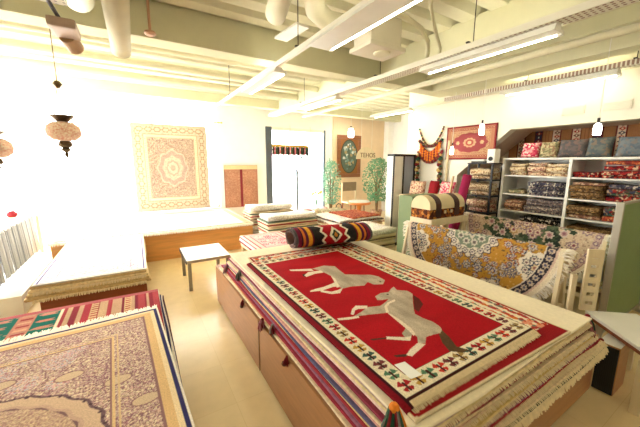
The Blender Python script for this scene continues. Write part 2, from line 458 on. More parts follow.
def flat(name, D, x0, y0, z, thick, mat, parent=None, amp=0.003, k=1, droop=None):
    """a design laid flat, its top at height z; v runs along +Y, u along +X"""
    X = x0 + D.u; Y = y0 + D.v
    Z = z + amp * (vnoise(D.u * 3.1, D.v * 3.1, k) - 1.0)
    if droop is not None: Z = Z - droop(D.u, D.v)
    P = np.stack([X, Y, Z], -1)
    return sheet(name, P, D.c, thick, mat, parent)

def slab_rug(name, x0, x1, y0, y1, z0, t, mat, k=0, wav=0.008, parent=None):
    """a carpet lying in a pile: slab with softly wavy rounded edges"""
    nx, ny = 26, 34; out = []
    def ring(inset, z):
        pts = []
        def w(s): return wav * (2 * float(vnoise(np.array([s * 5.0 + k * 7.3]), np.array([k * 3.1]), k)[0]) - 1)
        for i in range(nx): f = i / nx; pts.append((x0 + inset + (x1 - x0 - 2 * inset) * f, y0 + inset + w(f), z))
        for i in range(ny): f = i / ny; pts.append((x1 - inset + w(f + 3), y0 + inset + (y1 - y0 - 2 * inset) * f, z))
        for i in range(nx): f = i / nx; pts.append((x1 - inset - (x1 - x0 - 2 * inset) * f, y1 - inset + w(f + 6), z))
        for i in range(ny): f = i / ny; pts.append((x0 + inset + w(f + 9), y1 - inset - (y1 - y0 - 2 * inset) * f, z))
        return pts
    e = t * 0.3; rings = [ring(e, z0), ring(0, z0 + e), ring(0, z0 + t - e), ring(e, z0 + t)]
    n = len(rings[0]); mb = MB(); vs = [p for r in rings for p in r]; fs = []
    for j in range(3):
        for i in range(n): fs.append((j * n + i, j * n + (i + 1) % n, (j + 1) * n + (i + 1) % n, (j + 1) * n + i))
    fs.append(tuple(range(n))[::-1]); fs.append(tuple(range(3 * n, 4 * n)))
    mb.add(vs, fs)
    return mb.build(name, mat, parent)

def fringe_strip(name, a, b, out, ln, drop, mat, parent, n=None, seed=0, wd=0.006, clump=1):
    """cotton fringe: many thin strands from the edge a-b, pointing `out` and falling by `drop`"""
    r = random.Random(seed); a, b, out = Vector(a), Vector(b), Vector(out).normalized()
    d = (b - a); Ld = d.length; d.normalize(); n = n or int(Ld / 0.012)
    mb = MB()
    for i in range(n):
        p = a + d * (Ld * (i + 0.5) / n); l = ln * r.uniform(0.75, 1.1); sw = r.uniform(-.25, .25) * l; dr = drop * r.uniform(0.8, 1.15)
        w = wd * r.uniform(.8, 1.3)
        p1 = p + out * l * .55 + d * sw * .4 + Vector((0, 0, -dr * .35)); p2 = p + out * l + d * sw + Vector((0, 0, -dr))
        mb.tube([p - out * .004, p1, p2], [w * .5, w * .5, w * .28], 4)
    return mb.build(name, mat, parent)

def tassel(name, p, size, mats, parent, seed=0, out=(0, -1, 0)):
    """bunch of coloured yarn hanging from p"""
    r = random.Random(seed); mb = MB(); p = Vector(p); o = Vector(out)
    mb.ball(p, size * .15, mi=0)
    for i in range(44):
        a = r.uniform(0, 2 * PI); q = size * .28 * math.sqrt(r.random()); l = size * r.uniform(.7, 1.1)
        c = Vector((math.cos(a) * q, math.sin(a) * q, 0))
        mb.tube([p + c * .4, p + c + Vector((0, 0, -l * .5)) + o * size * .1, p + c * 1.5 + Vector((0, 0, -l)) + o * size * .08], size * .042, 5, mi=r.randrange(len(mats)))
    return mb.build(name, mats, parent)

def folded(name, w, d, h, n, mat, label, cat, loc, rot, group=None, seed=0, parent=None):
    """folded carpet: a serpentine of n layers; w along local X, open depth along local Y, front at -Y"""
    t = h / n; path = []
    r = random.Random(seed); rad = t / 2
    for i in range(n):
        z = rad + i * t; dj = r.uniform(-.02, .02)
        xs = np.linspace(-d / 2 + rad, d / 2 - rad + dj, 7)
        if i % 2: xs = xs[::-1]
        path += [(x, z) for x in xs]
        if i < n - 1:
            cx = xs[-1]; sg = 1 if i % 2 == 0 else -1
            for a in (-55, -20, 20, 55):
                path.append((cx + sg * rad * 1.15 * math.cos(math.radians(a)), z + rad + rad * math.sin(math.radians(a))))
    hw = rad * 0.86; L = []; R = []
    for i in range(len(path)):
        p = Vector(path[max(0, i - 1)]); q = Vector(path[min(len(path) - 1, i + 1)]); dd = (q - p).normalized(); nn = Vector((-dd.y, dd.x))
        c = Vector(path[i]); L.append(c + nn * hw); R.append(c - nn * hw)
    prof = L + R[::-1]; m = len(prof); mb = MB(); ns = 7; vs = []
    for s_ in range(ns):
        f = s_ / (ns - 1); x = -w / 2 + w * f
        for i, p in enumerate(prof):
            sag = 0.10 * t * math.sin(f * 7 + seed + i * .3)
            vs.append((x, p.x, max(0.001, p.y + sag * min(1, p.y / t))))
    fs = []
    for s_ in range(ns - 1):
        for i in range(m): fs.append((s_ * m + i, s_ * m + (i + 1) % m, (s_ + 1) * m + (i + 1) % m, (s_ + 1) * m + i))
    k = len(L)
    for off in (0, (ns - 1) * m):
        for i in range(k - 1): fs.append((off + i, off + i + 1, off + m - 2 - i, off + m - 1 - i))
    mb.add(vs, fs)
    me = mb.mesh(name, True)
    o = bpy.data.objects.new(name, me); COL.objects.link(o); me.materials.append(mat)
    o.location = loc; o.rotation_euler = (0, 0, rot); ORG[o.name] = Vector(loc)
    return tag(o, label, cat, group)

def cushion(name, w, h, d, mat, label, loc, rot, tilt, group=None):
    """pillow standing on its lower edge: w across local X, h up, plump depth d"""
    n = 14; mb = MB(); vs = []; fs = []
    for sgn in (1, -1):
        for j in range(n + 1):
            for i in range(n + 1):
                a, b = i / n * 2 - 1, j / n * 2 - 1
                pl = max(0.0, (1 - a ** 4) * (1 - b ** 4)) ** .6
                pin = 1 - .06 * (1 - abs(a) ** 2) * abs(b) ** 3
                vs.append((a * w / 2 * (1 - .05 * (1 - b * b)), sgn * d / 2 * pl, (b * pin * .5 + .5) * h))
    m = (n + 1) ** 2
    for s_ in range(2):
        for j in range(n):
            for i in range(n):
                q = [s_ * m + j * (n + 1) + i, s_ * m + j * (n + 1) + i + 1, s_ * m + (j + 1) * (n + 1) + i + 1, s_ * m + (j + 1) * (n + 1) + i]
                fs.append(q if s_ else q[::-1])
    mb.add(vs, fs); me = mb.mesh(name, True)
    bm = bmesh.new(); bm.from_mesh(me); bmesh.ops.remove_doubles(bm, verts=bm.verts, dist=1e-5); bm.to_mesh(me); bm.free()
    me.transform(Matrix.Rotation(tilt, 4, 'X')); zmin = min(v.co.z for v in me.vertices); me.transform(Matrix.Translation((0, 0, -zmin)))
    me.materials.append(mat); o = bpy.data.objects.new(name, me); COL.objects.link(o)
    o.location = loc; o.rotation_euler = (0, 0, rot); ORG[o.name] = Vector(loc)
    return tag(o, label, 'cushion', group)

# ================================================================ the room
XL, XR, YB, YF, ZC = -2.4, 4.72, -2.6, 7.5, 3.05
struct('floor', MB().box(XL - .2, 7.4, YB - .2, YF + .2, -.12, 0), M['floor'])
# profiled steel deck, ribs running along X
prof = []; y = YB - .2
while y < YF + .2:
    prof += [(y, ZC), (y + .16, ZC), (y + .19, ZC + .09), (y + .27, ZC + .09), (y + .30, ZC)]
    y += .30
prof += [(YF + .3, ZC), (YF + .3, ZC + .2), (YB - .2, ZC + .2)]
mb = MB(); n = len(prof)
for i in range(n - 3):
    (a, b), (c, d) = prof[i], prof[i + 1]
    if abs(a - c) < 1e-6: continue
    mb.add([(XL - .2, a, b), (7.4, a, b), (7.4, c, d), (XL - .2, c, d)], [(0, 1, 2, 3)])
mb.box(XL - .2, 7.4, YB - .2, YF + .3, ZC + .1, ZC + .2)
struct('ceiling', mb, M['deck'])
# steel beams clad in pale green board
struct('ceiling_beam', MB().box(XL, XR, 3.42, 3.66, 2.74, ZC + .02), M['beam'], .006)
struct('ceiling_beam', MB().box(3.07, 3.27, YB, 3.42, 2.77, ZC + .02).box(3.07, 3.27, 3.66, YF, 2.77, ZC + .02), M['beam'], .006)
struct('ceiling_beam', MB().box(4.2, 4.72, YB, 3.42, 2.72, ZC + .02).box(4.05, 4.2, YB, 3.42, 2.9, ZC + .02), M['beam'], .006)
struct('ceiling_beam', MB().box(XL, 7.2, 6.95, 7.2, 2.86, ZC + .02), M['beam'], .006)
for i, (yy, zz, rr) in enumerate(((4.25, 2.93, .06), (5.1, 2.95, .05), (5.95, 2.95, .06))):
    struct('ceiling_pipe', MB().tube([(XL, yy, zz), (3.05, yy, zz)], rr, 14), M['duct'])

def wall_with_holes(name, axis, pos, thick, a0, a1, holes, mat):
    """wall in a plane of constant `axis`; holes = (a_lo, a_hi, z_lo, z_hi)"""
    mb = MB(); xs = sorted(holes); cur = a0
    def put(lo, hi, z0, z1):
        if hi - lo < 1e-4 or z1 - z0 < 1e-4: return
        if axis == 'Y': mb.box(lo, hi, pos, pos + thick, z0, z1)
        else: mb.box(pos, pos + thick, lo, hi, z0, z1)
    for lo, hi, z0, z1 in xs:
        put(cur, lo, 0, ZC + .1); put(lo, hi, 0, z0); put(lo, hi, z1, ZC + .1); cur = hi
    put(cur, a1, 0, ZC + .1)
    return struct(name, mb, mat)
wall_with_holes('wall_far', 'Y', YF, .2, XL - .2, 7.4, [(-2.3, 1.72, .5, 2.86), (2.93, 4.76, 0.02, 2.5)], M['wallfar'])
wall_with_holes('wall_left', 'X', XL - .2, .2, YB - .2, YF, [(4.5, 7.3, .5, 2.8)], M['wallfar'])
struct('wall_back', MB().box(XL - .2, 5.6, YB - .2, YB, 0, ZC + .1), M['wall'])
struct('trim_1', MB().box(5.0, 6.98, YF - .05, YF - .001, 0, 2.95), M['pink'])
struct('trim_2', MB().box(6.98, 7.2, YF - .25, YF - .001, 0, ZC), M['wallfar'])
# right wall with the opening of the stair niche
poly = [(4.36, 0), (4.36, ZC + .1), (YB, ZC + .1), (YB, 2.083), (2.40, 2.083), (3.20, 1.392), (3.20, 0)]
struct('wall_right', MB().prism(poly, 'X', XR, XR + .16), M['wall'])
struct('wall_right', MB().box(XR + .16, 7.4, 4.24, 4.36, 0, ZC + .1), M['wall'])
struct('wall_right', MB().box(7.2, 7.4, 4.36, YF, 0, ZC + .1), M['wallfar'])
# niche behind the opening: sloping stair underside, back and side
struct('niche_soffit', MB().prism([(YB, 2.085), (2.40, 2.085), (3.20, 1.394), (3.26, 1.46), (2.43, 2.2), (YB, 2.2)], 'X', XR + .16, 5.4), M['niche'])
struct('wall_niche', MB().box(5.4, 5.55, YB, 3.4, 0, 2.2).box(XR + .16, 5.4, 3.201, 3.3, 0, 1.5), M['nicheback'])
struct('baseboard_far', MB().box(4.80, 4.99, YF - .02, YF - .001, 0, .08), M['white'])
struct('baseboard_right', MB().box(XR - .015, XR - .001, 3.21, 4.36, 0, .08), M['white'])
for k, (ya, yb) in enumerate(((1.80, 1.56), (1.40, 1.15))):
    v = MB().box(XR - .012, XR - .001, yb, ya, 2.2, 2.3)
    for j in range(5): v.box(XR - .022, XR - .012, yb + .01, ya - .01, 2.208 + j * .018, 2.217 + j * .018)
    tag(v.build('wall_vent', M['wall'], None, .001), ('pale louvred air vent high on the right wall, nearer the hanging carpet', 'pale louvred air vent high on the right wall, further right')[k], 'vent', 'wall vents')

def window(n, axis, pos, lo, hi, z0, z1, cols, rows=1, mat='white'):
    mb = MB()
    def put(a, b, c, d, dp=.06):
        if axis == 'Y': mb.box(a, b, pos + .06, pos + .06 + dp, c, d)
        else: mb.box(pos + .06, pos + .06 + dp, a, b, c, d)
    put(lo, hi, z0, z0 + .05); put(lo, hi, z1 - .05, z1); put(lo, lo + .05, z0, z1); put(hi - .05, hi, z0, z1)
    for i in range(1, cols):
        c = lo + (hi - lo) * i / cols; put(c - .02, c + .02, z0 + .05, z1 - .05)
    root = tag(mb.build('window_%d' % n, M[mat], None, .004, origin=(0, 0, 0)), kind='structure')
    g = MB()
    if axis == 'Y': g.box(lo + .05, hi - .05, pos + .085, pos + .095, z0 + .05, z1 - .05)
    else: g.box(pos + .085, pos + .095, lo + .05, hi - .05, z0 + .05, z1 - .05)
    g.build('window_pane', M['glass'], root)
    return root
window(1, 'Y', YF, -2.3, 1.72, .5, 2.86, 3)
window(2, 'X', XL - .2, 4.5, 7.3, .5, 2.8, 2)
# entrance: dark aluminium jamb on the left, sliding glass leaves
d = MB().box(2.93, 3.09, YF - .04, YF + .12, .02, 2.5)
d.box(3.82, 3.88, YF + .02, YF + .08, .02, 1.42).box(4.70, 4.76, YF, YF + .12, .02, 2.5)
dr = tag(d.build('door_1', M['alu'], None, .004, origin=(0, 0, 0)), kind='structure')
MB().box(3.09, 4.70, YF, YF + .1, 2.42, 2.5).build('door_head', M['white'], dr, .003)
MB().box(3.10, 3.815, YF + .045, YF + .055, .03, 2.41).build('glass_leaf', M['glass'], dr)
MB().box(3.885, 4.69, YF + .045, YF + .055, .03, 2.41).build('glass_leaf', M['glass'], dr)
# paving outside so the openings look onto something
struct('pavement', MB().box(-30, 30, YF + .21, 40, -.2, -.05).box(-30, XL - .21, -12, YF + .21, -.2, -.05), M['whitelam'])

# ================================================================ things under the ceiling
def channel(x, y0, y1, z, w, mat, label, drops, extra=None):
    t = empty('lighting_channel', label, 'light rail', (x, (y0 + y1) / 2, z), 'ceiling light rails')
    MB().box(x - w / 2, x + w / 2, y0, y1, z, z + .012).box(x - w / 2, x - w / 2 + .008, y0, y1, z + .012, z + .05).box(x + w / 2 - .008, x + w / 2, y0, y1, z + .012, z + .05).build('channel', mat, t)
    for yy in drops:
        MB().tube([(x, yy, z + .012), (x, yy, ZC + .005)], .004, 6).box(x - w / 2 - .015, x + w / 2 + .015, yy - .012, yy + .012, z + .05, z + .062).build('hanger_rod', M['hang'], t)
    return t
channel(1.35, -1.6, 6.4, 2.575, .03, M['chan'], 'thin pale light rail nearest the middle, carrying the big tube light overhead', (.4, 2.6, 4.9))
channel(2.66, -1.6, 6.4, 2.585, .15, M['tray'], 'perforated cable tray running above the second tube light', (.3, 1.75, 2.95, 4.9))
channel(4.42, -1.6, 3.3, 2.585, .10, M['tray'], 'perforated cable tray nearest the right wall', (.5, 1.1, 2.1))
channel(-.42, 1.2, 2.52, 2.53, .30, M['traywhite'], 'white perforated panel hanging at the top left corner', (1.5, 2.4))
def tube_light(x, y0, y1, z, label, off=.074, w=.12, dz=.004):
    t = empty('tube_light', label, 'light', (x, (y0 + y1) / 2, z), 'fluorescent tube lights')
    MB().prism([(x - w / 2, z), (x + w / 2, z), (x + w * .3, z + .05), (x - w * .3, z + .05)], 'Y', y0, y1).build('housing', M['white'], t, .004)
    MB().tube([(x + off, y0 + .03, z + dz), (x + off, y1 - .03, z + dz)], .013, 12).build('tube', M['tube'], t, smooth=True)
    for yy in (y0 + .015, y1 - .015): MB().box(x + off - .0135, x + off + .0165, yy - .015, yy + .015, z + dz - .016, z + dz + .0195).build('socket', M['white'], t, .003)
    return t
tube_light(1.36, 1.15, 2.27, 2.52, 'wide white tube light overhead at the top middle', .122, .20, .012)
tube_light(1.36, 3.05, 4.2, 2.52, 'white tube light beyond the dark beam, left of the others')
tube_light(2.66, 1.10, 2.30, 2.53, 'bright tube light above the round gold rug')
tube_light(2.66, 3.85, 5.0, 2.53, 'tube light beyond the beam over the folded rug stacks')
tube_light(4.42, 1.22, 2.42, 2.53, 'bright tube light in front of the shelf wall')
tube_light(4.32, 3.95, 5.0, 2.53, 'far tube light above the bead garlands')
for xx, yy in ((1.36, -1.1), (2.66, -.9), (4.42, -1.0), (-.42, -.6)):  # unseen tubes behind the camera, added to light the carpet pile
    tube_light(xx, yy, yy + 1.2, 2.53, 'unseen tube light added behind the viewpoint')
# ventilation
def duct(label, pts, r):
    return tag(MB().tube(pts, r, 20).build('ventilation_duct', M['duct'], None, smooth=True), label, 'duct')
duct('thick round cream duct bending down beside the wide tube light',
     [(.92, 1.75, 2.86), (1.0, 2.1, 2.85), (1.06, 2.35, 2.83), (1.10, 2.52, 2.80)], .085)
duct('long curved flexible duct crossing above the wide tube light', [(1.02, 1.6, 2.93), (1.12, 1.9, 2.92), (1.24, 2.15, 2.88), (1.38, 2.34, 2.84), (1.55, 2.42, 2.82), (1.74, 2.36, 2.8)], .085)
duct('straight cream duct at the top left running towards the window', [(-.02, 1.6, 2.63), (-.02, 3.36, 2.63), (-.02, 3.43, 2.615), (-.02, 3.47, 2.59)], .08)
duct('wide dull cream duct left of the straight one, near the spotlight', [(-.26, 1.8, 2.82), (-.26, 3.1, 2.82)], .10)
t = empty('air_handling_box', 'cream square air unit hanging between the tube lights', 'air unit', (2.09, 2.37, 2.64))
MB().box(1.90, 2.28, 2.24, 2.50, 2.681, 2.94).build('casing', M['acbox'], t, .025)
MB().box(1.87, 2.31, 2.21, 2.53, 2.64, 2.68).build('bottom_pan', M['acbox'], t, .012)
MB().lathe((2.12, 2.34, 0), [(.06, 2.618), (.08, 2.625), (.08, 2.6395)], 20).build('outlet', M['duct'], t)
for xx, yy in ((1.93, 2.27), (2.25, 2.47)): MB().tube([(xx, yy, 2.935), (xx, yy, ZC + .01)], .005, 6).build('hanger_rod', M['hang'], t)
for lab, pts, r in (('pale cable conduit arching from the air unit to the tray', [(2.0, 2.19, 2.90), (2.1, 2.14, 2.905), (2.22, 2.135, 2.90), (2.42, 2.14, 2.855), (2.60, 2.20, 2.79), (2.68, 2.26, 2.73), (2.69, 2.29, 2.65)], .022),
                    ('second thinner conduit curving up beside the first', [(2.02, 1.70, 3.0), (2.06, 1.72, 2.93), (2.2, 1.86, 2.89), (2.5, 2.04, 2.83), (2.69, 2.12, 2.72), (2.70, 2.14, 2.65)], .016)):
    tag(MB().tube(pts, r, 10).build('cable_conduit', M['conduit'], None, smooth=True), lab, 'conduit', 'cable conduits')
tag(MB().tube([(3.6, YB + .2, 2.7), (3.6, 6.7, 2.7)], .035, 12).build('ceiling_pipe', M['duct'], None, smooth=True), 'pale round pipe running under the ceiling between the two bright tube lights', 'pipe')
tag(MB().tube([(4.62, YB + .2, 2.62), (4.62, 4.2, 2.62)], .018, 10).build('ceiling_pipe', M['duct'], None, smooth=True), 'thin pipe along the top of the right wall', 'pipe')
# plaque at the beam
tag(MB().beam((1.36, 3.0, 2.82), (1.40, 2.60, 2.82), .14, .02).build('cable_cover_panel', M['white'], None, .003), 'short white cover panel under the duct above the beam', 'panel')
# spotlight top left
t = empty('spotlight', 'grey-brown spotlight hanging from the white panel at the top left', 'spotlight', (-.33, 2.68, 2.5))
MB().tube([(-.36, 2.45, 2.54), (-.335, 2.66, 2.5)], .012, 8).build('arm', M['hang'], t)
MB().box(-.40, -.25, 2.62, 2.86, 2.44, 2.5).build('gear_box', plain('taupe_metal', (176, 150, 130), 0.5), t, .02)
MB().tube([(-.33, 2.86, 2.46), (-.30, 2.96, 2.42)], [.05, .055], 16).build('lamp_head', plain('tan_metal', (196, 158, 122), 0.5), t)
# small fire detector on the beam
tag(MB().lathe((.22, 3.35, 2.78), [(.012, .36), (.012, 0), (.045, -.01), (.05, -.03), (.03, -.045)][::-1], 16).build('sprinkler_head', plain('salmon_brass', (206, 160, 130), 0.5), None), 'small brass sprinkler head in front of the pale beam', 'sprinkler')

# ---- hanging lamps
def mosaic_lamp(x, y, z, label):
    t = empty('mosaic_lamp', label, 'lamp', (x, y, z), 'mosaic hanging lamps')
    MB().lathe((x, y, z), [(.03, -.095), (.09, -.085), (.135, -.05), (.145, 0), (.135, .05), (.09, .085), (.03, .095)], 28).build('glass_globe', M['mosaic'], t, smooth=True)
    MB().lathe((x, y, z), [(.05, .096), (.075, .125), (.11, .15), (.10, .155), (.03, .156)], 20).build('metal_cap', M['brass'], t)
    MB().lathe((x, y, z), [(.006, -.26), (.02, -.225), (.012, -.21), (.045, -.18), (.03, -.165), (.06, -.14), (.06, -.125), (.05, -.096)], 18).build('finial', M['brass'], t)
    for a in (0, 2.1, 4.2): MB().tube([(x + .09 * math.cos(a), y + .09 * math.sin(a), z + .15), (x, y, z + .45)], .003, 6).build('chain', M['gold'], t)
    MB().tube([(x, y, z + .45), (x, y, ZC + .095)], .004, 6).lathe((x, y, z + .44), [(.012, -.03), (.04, .01), (.02, .04)], 12).build('hook', M['brass'], t)
    return t
mosaic_lamp(-.585, 4.0, 1.895, 'pink mosaic glass lamp hanging in front of the left window')
mosaic_lamp(-1.12, 4.02, 1.72, 'mosaic lamp cut by the left edge of the photo')
def pendant(x, y, z0, z1, r, label, top=ZC):
    t = empty('pendant_light', label, 'light', (x, y, z0), 'small white pendant lights')
    MB().lathe((x, y, 0), [(r * .9, z0), (r, z0 + (z1 - z0) * .5), (r * .8, z1 - .02), (r * .3, z1)], 18).build('bulb', M['bulb'], t, smooth=True)
    MB().tube([(x, y, z1 - .005), (x, y, z1 + .05)], r * .35, 10).build('lamp_holder', M['hang'], t)
    MB().tube([(x, y, z1 + .05), (x, y, top)], .004, 6).build('cord', M['white'], t)
pendant(4.1, 1.23, 1.89, 2.01, .036, 'white pendant light in front of the kilim in the niche', 2.9)
pendant(4.2, 2.52, 1.99, 2.14, .034, 'white pendant light in front of the red wall carpet, upper right', 2.72)
pendant(4.5, 3.18, 1.735, 1.87, .028, 'small white pendant light at the lower left of the red wall carpet', 2.72)
pendant(5.3, 7.0, 2.30, 2.55, .085, 'white pendant light in front of the framed picture', 2.86)
# ================================================================ the big pile with the horse carpet
ORD = ['first', 'second', 'third', 'fourth', 'fifth', 'sixth', 'seventh', 'eighth', 'ninth', 'tenth', 'eleventh', 'twelfth', 'thirteenth']
def display_cabinet(y0, y1, label, knob_y):
    t = empty('display_cabinet', label, 'cabinet', (1.65, (y0 + y1) / 2, 0), 'brown cabinets under the horse carpet')
    MB().box(.70, 2.60, y0 + .002, y1 - .002, .04, .45).box(.74, 2.56, y0 + .03, y1 - .03, 0, .04).build('carcass', M['oak'], t, .003)
    d = MB().box(.68, .6995, y0 + .006, y1 - .006, .03, .445).build('door', M['oak'], t, .003)
    MB().lathe((.668, knob_y, .40), [(.012, -.012), (.018, 0), (.012, .012)], 12).build('knob', M['stile'], d)
    MB().box(.6785, .6798, y0 + .004, y0 + .012, .03, .445).build('edge_trim', M['stile'], d)
    return t
display_cabinet(1.975, 3.38, 'brown cabinet under the far half of the horse carpet pile', 2.35)
display_cabinet(.60, 1.97, 'brown cabinet under the near half of the horse carpet pile', 1.5)

side = {}
def side_mat(n, c):
    side[n] = plain('wool_edge_' + n, c, 0.95, var=0.05 if n == 'oatmeal' else 0.18, scale=45); return side[n]
PL = [  # name, colour, right edge, near edge, far edge, left edge, fringe
    ('black and cream', (70, 62, 62), 2.46, .53, 3.16, .694, 'fringe'),
    ('cream', (230, 208, 168), 2.47, .535, 3.20, .684, 'fringe'),
    ('rust orange', (190, 116, 60), 2.44, .55, 3.10, .700, None),
    ('crimson', (150, 36, 52), 2.42, .55, 3.18, .696, 'fringe'),
    ('mauve', (150, 92, 112), 2.40, .555, 3.12, .708, 'fringe'),
    ('deep red', (160, 44, 52), 2.37, .565, 3.06, .714, None),
    ('straw yellow', (218, 190, 130), 2.38, .56, 3.10, .722, 'fringe'),
    ('indigo', (92, 84, 116), 2.36, .575, 3.05, .720, None),
    ('dusty pink', (210, 156, 144), 2.34, .57, 3.04, .730, 'fringe'),
    ('sand', (224, 200, 158), 2.33, .57, 3.03, .738, 'fringe'),
    ('grey', (156, 146, 136), 2.32, .585, 3.02, .742, None),
    ('wine red', (136, 44, 62), 2.31, .58, 3.06, .740, 'fringe'),
    ('pale pink', (230, 198, 184), 2.29, .585, 3.00, .750, None),
    ('wheat', (224, 202, 150), 2.30, .58, 3.00, .756, 'fringe'),
    ('rose grey', (196, 170, 160), 2.28, .59, 2.98, .760, None),
    ('oatmeal', (240, 226, 196), 2.30, .575, 3.02, .752, 'fringe'),
]
ORD += ['fourteenth', 'fifteenth', 'sixteenth']
zb = .4505; th = (.671 - .4505) / (len(PL) + .0)
for i, (nm, c, xr, yn, yf, xl, fr) in enumerate(PL):
    o = slab_rug('pile_carpet', xl, xr, yn, yf, zb + i * th, th - .0006, side_mat(nm.replace(' ', '_'), c), k=i + 1, wav=.010)
    tag(o, '%s carpet in the big pile under the horse carpet, %s from the bottom' % (nm, ORD[i]), 'carpet', 'carpets piled under the horse carpet')
    if fr:
        fringe_strip('fringe', (xl + .03, yn - .001, zb + (i + .6) * th), (xr - .02, yn - .001, zb + (i + .6) * th), (0, -1, 0), .018, .008, M['fringe'], o, n=150, seed=i, wd=.007) if i in (1, 3, 6, 9, 13) else fringe_strip('fringe', (xl + .03, yn - .001, zb + .008), (xr - .02, yn - .001, zb + .008), (0, -1, 0), .022, .034, M['fringe'], o, n=190, seed=i, wd=.011) if i == 0 else None
    if i == 3: tassel('tassel', (.675, 1.88, zb + i * th + .012), .075, [M['thread'][0], M['thread'][4]], o, 3, (-1, 0, 0))
    if i == 5: tassel('tassel', (.690, 1.73, zb + i * th + .012), .07, [M['thread'][3], M['thread'][0]], o, 4, (-1, 0, 0))
    if i == 1: tassel('tassel', (.672, 1.47, zb + .012), .05, [M['thread'][0]], o, 5, (-1, 0, 0)); tassel('tassel', (.672, 2.33, zb + .012), .045, [M['thread'][0]], o, 6, (-1, 0, 0)); tassel('tassel', (2.485, .56, zb + .02), .09, [M['thread'][0], M['thread'][3], M['thread'][4]], o, 7, (.6, -.8, 0))
    if i == 8: tassel('tassel', (.71, 2.98, zb + i * th), .08, [M['thread'][4], M['thread'][3]], o, 8, (-1, 0, 0))
    if i == 12: tassel('tassel', (.73, 2.60, zb + i * th), .08, [M['thread'][3], M['thread'][2]], o, 9, (-1, 0, 0))
    if i == 15: tassel('tassel', (2.31, .60, zb + i * th + .01), .10, [M['thread'][0], M['thread'][4], M['thread'][2]], o, 10, (.5, -.8, 0))
    if i == 10: tassel('tassel', (2.335, .59, zb + i * th), .08, [M['thread'][0], M['thread'][3]], o, 11, (.5, -.8, 0))

# red carpet with a border of little animals, showing past the horse carpet on the right and at the far end
W2, H2 = 1.20, 2.14
D = Design(W2, H2, .006, (140, 20, 28))
D.frame(.0, .012, (226, 206, 166)); D.frame(.012, .03, (150, 26, 32)); D.frame(.03, .215, (240, 226, 194))
mot = [(170, 36, 36), (216, 110, 50), (90, 130, 100), (180, 60, 60), (226, 150, 120), (120, 110, 100), (196, 70, 50)]
rr = random.Random(5)
for i in range(46):
    for e in (0, 1):
        for row in (0, 1, 2):
            p = .06 + i * .046 + rr.uniform(-.01, .01); q = .055 + row * .06 + rr.uniform(-.008, .008); c = rr.choice(mot); s_ = rr.uniform(.017, .024)
            u, v = ((W2 - q) if e else q, p)
            if v < H2 - .05: D.disc(u, v, s_ * .8, c, s_ * 1.4); D.disc(u + .012, v + .012, s_ * .5, rr.choice(mot))
            u, v = (p, (H2 - q) if e else q)
            if u < W2 - .05: D.disc(u, v, s_ * 1.4, c, s_ * .8); D.disc(u + .012, v + .01, s_ * .5, rr.choice(mot))
D.rect(.02, W2 - .01, 0.01, .10, (146, 24, 30))
D.frame(.215, .222, (150, 26, 32)); D.mottled(.08)
def lay(name, D, x0, y0, z, t, rot=0.0, mat=PILE, amp=.003, k=1, edge=None, back=None, mask=None):
    X = D.u; Y = D.v; c, s_ = math.cos(rot), math.sin(rot)
    Z = z + amp * (vnoise(D.u * 3.1 + 5, D.v * 3.1, k) - 1.0)
    if edge is not None: Z = Z - edge(D)
    return sheet(name, np.stack([x0 + X * c - Y * s_, y0 + X * s_ + Y * c, Z], -1), D.c, t, mat, back=back, mask=mask)
o = lay('animal_border_carpet', D, .785, .615, .684, .012, -.035, k=4, amp=.002)
tag(o, 'dark red carpet with a border of small animals, directly under the horse carpet', 'carpet')
tassel('tassel', (.712, .655, .742), .13, [M['thread'][1], M['thread'][2], M['thread'][0], M['thread'][0], M['thread'][2], M['thread'][3]], o, 2, (-.5, -.8, 0))

# the horse carpet
OX, OY = .745, .655
WH, HH = 1.055, 1.895
D = Design(WH, HH, .0035, (174, 18, 28))
D.rect(0, .075, 0, HH, (128, 18, 28))
D.mask((D.u < .075) & (D.u > .060), (62, 24, 26))
band = lambda a, b: ((D.u >= .075 + a) & (D.u < WH - a) & (D.v >= .04 + a) & (D.v < HH - .012 - a)) & ~((D.u >= .075 + b) & (D.u < WH - b) & (D.v >= .04 + b) & (D.v < HH - .012 - b))
D.rect(.075, WH, 0, .028, (228, 206, 164)); D.rect(.06, WH, .028, .04, (60, 26, 26))
D.mask(band(0, .10), (236, 222, 190)); D.mask(band(.094, .10), (84, 22, 26))
bc = [(170, 40, 44), (196, 150, 70), (84, 124, 92), (206, 60, 48), (120, 60, 60), (160, 130, 80), (60, 90, 80)]
rr = random.Random(3)
for i in range(13):
    x = .125 + (WH - .175) * i / 12; D.butterfly(x, .085, .038, bc[i % 7]); D.butterfly(x, HH - .06, .038, bc[(i + 3) % 7])
for i in range(1, 24):
    y = .09 + (HH - .15) * i / 24; D.butterfly(.125, y, .036, bc[(i * 2) % 7]); D.butterfly(WH - .05, y, .036, bc[(i * 3 + 1) % 7])
GR, CR, DK = (186, 170, 148), (236, 220, 196), (74, 52, 36)
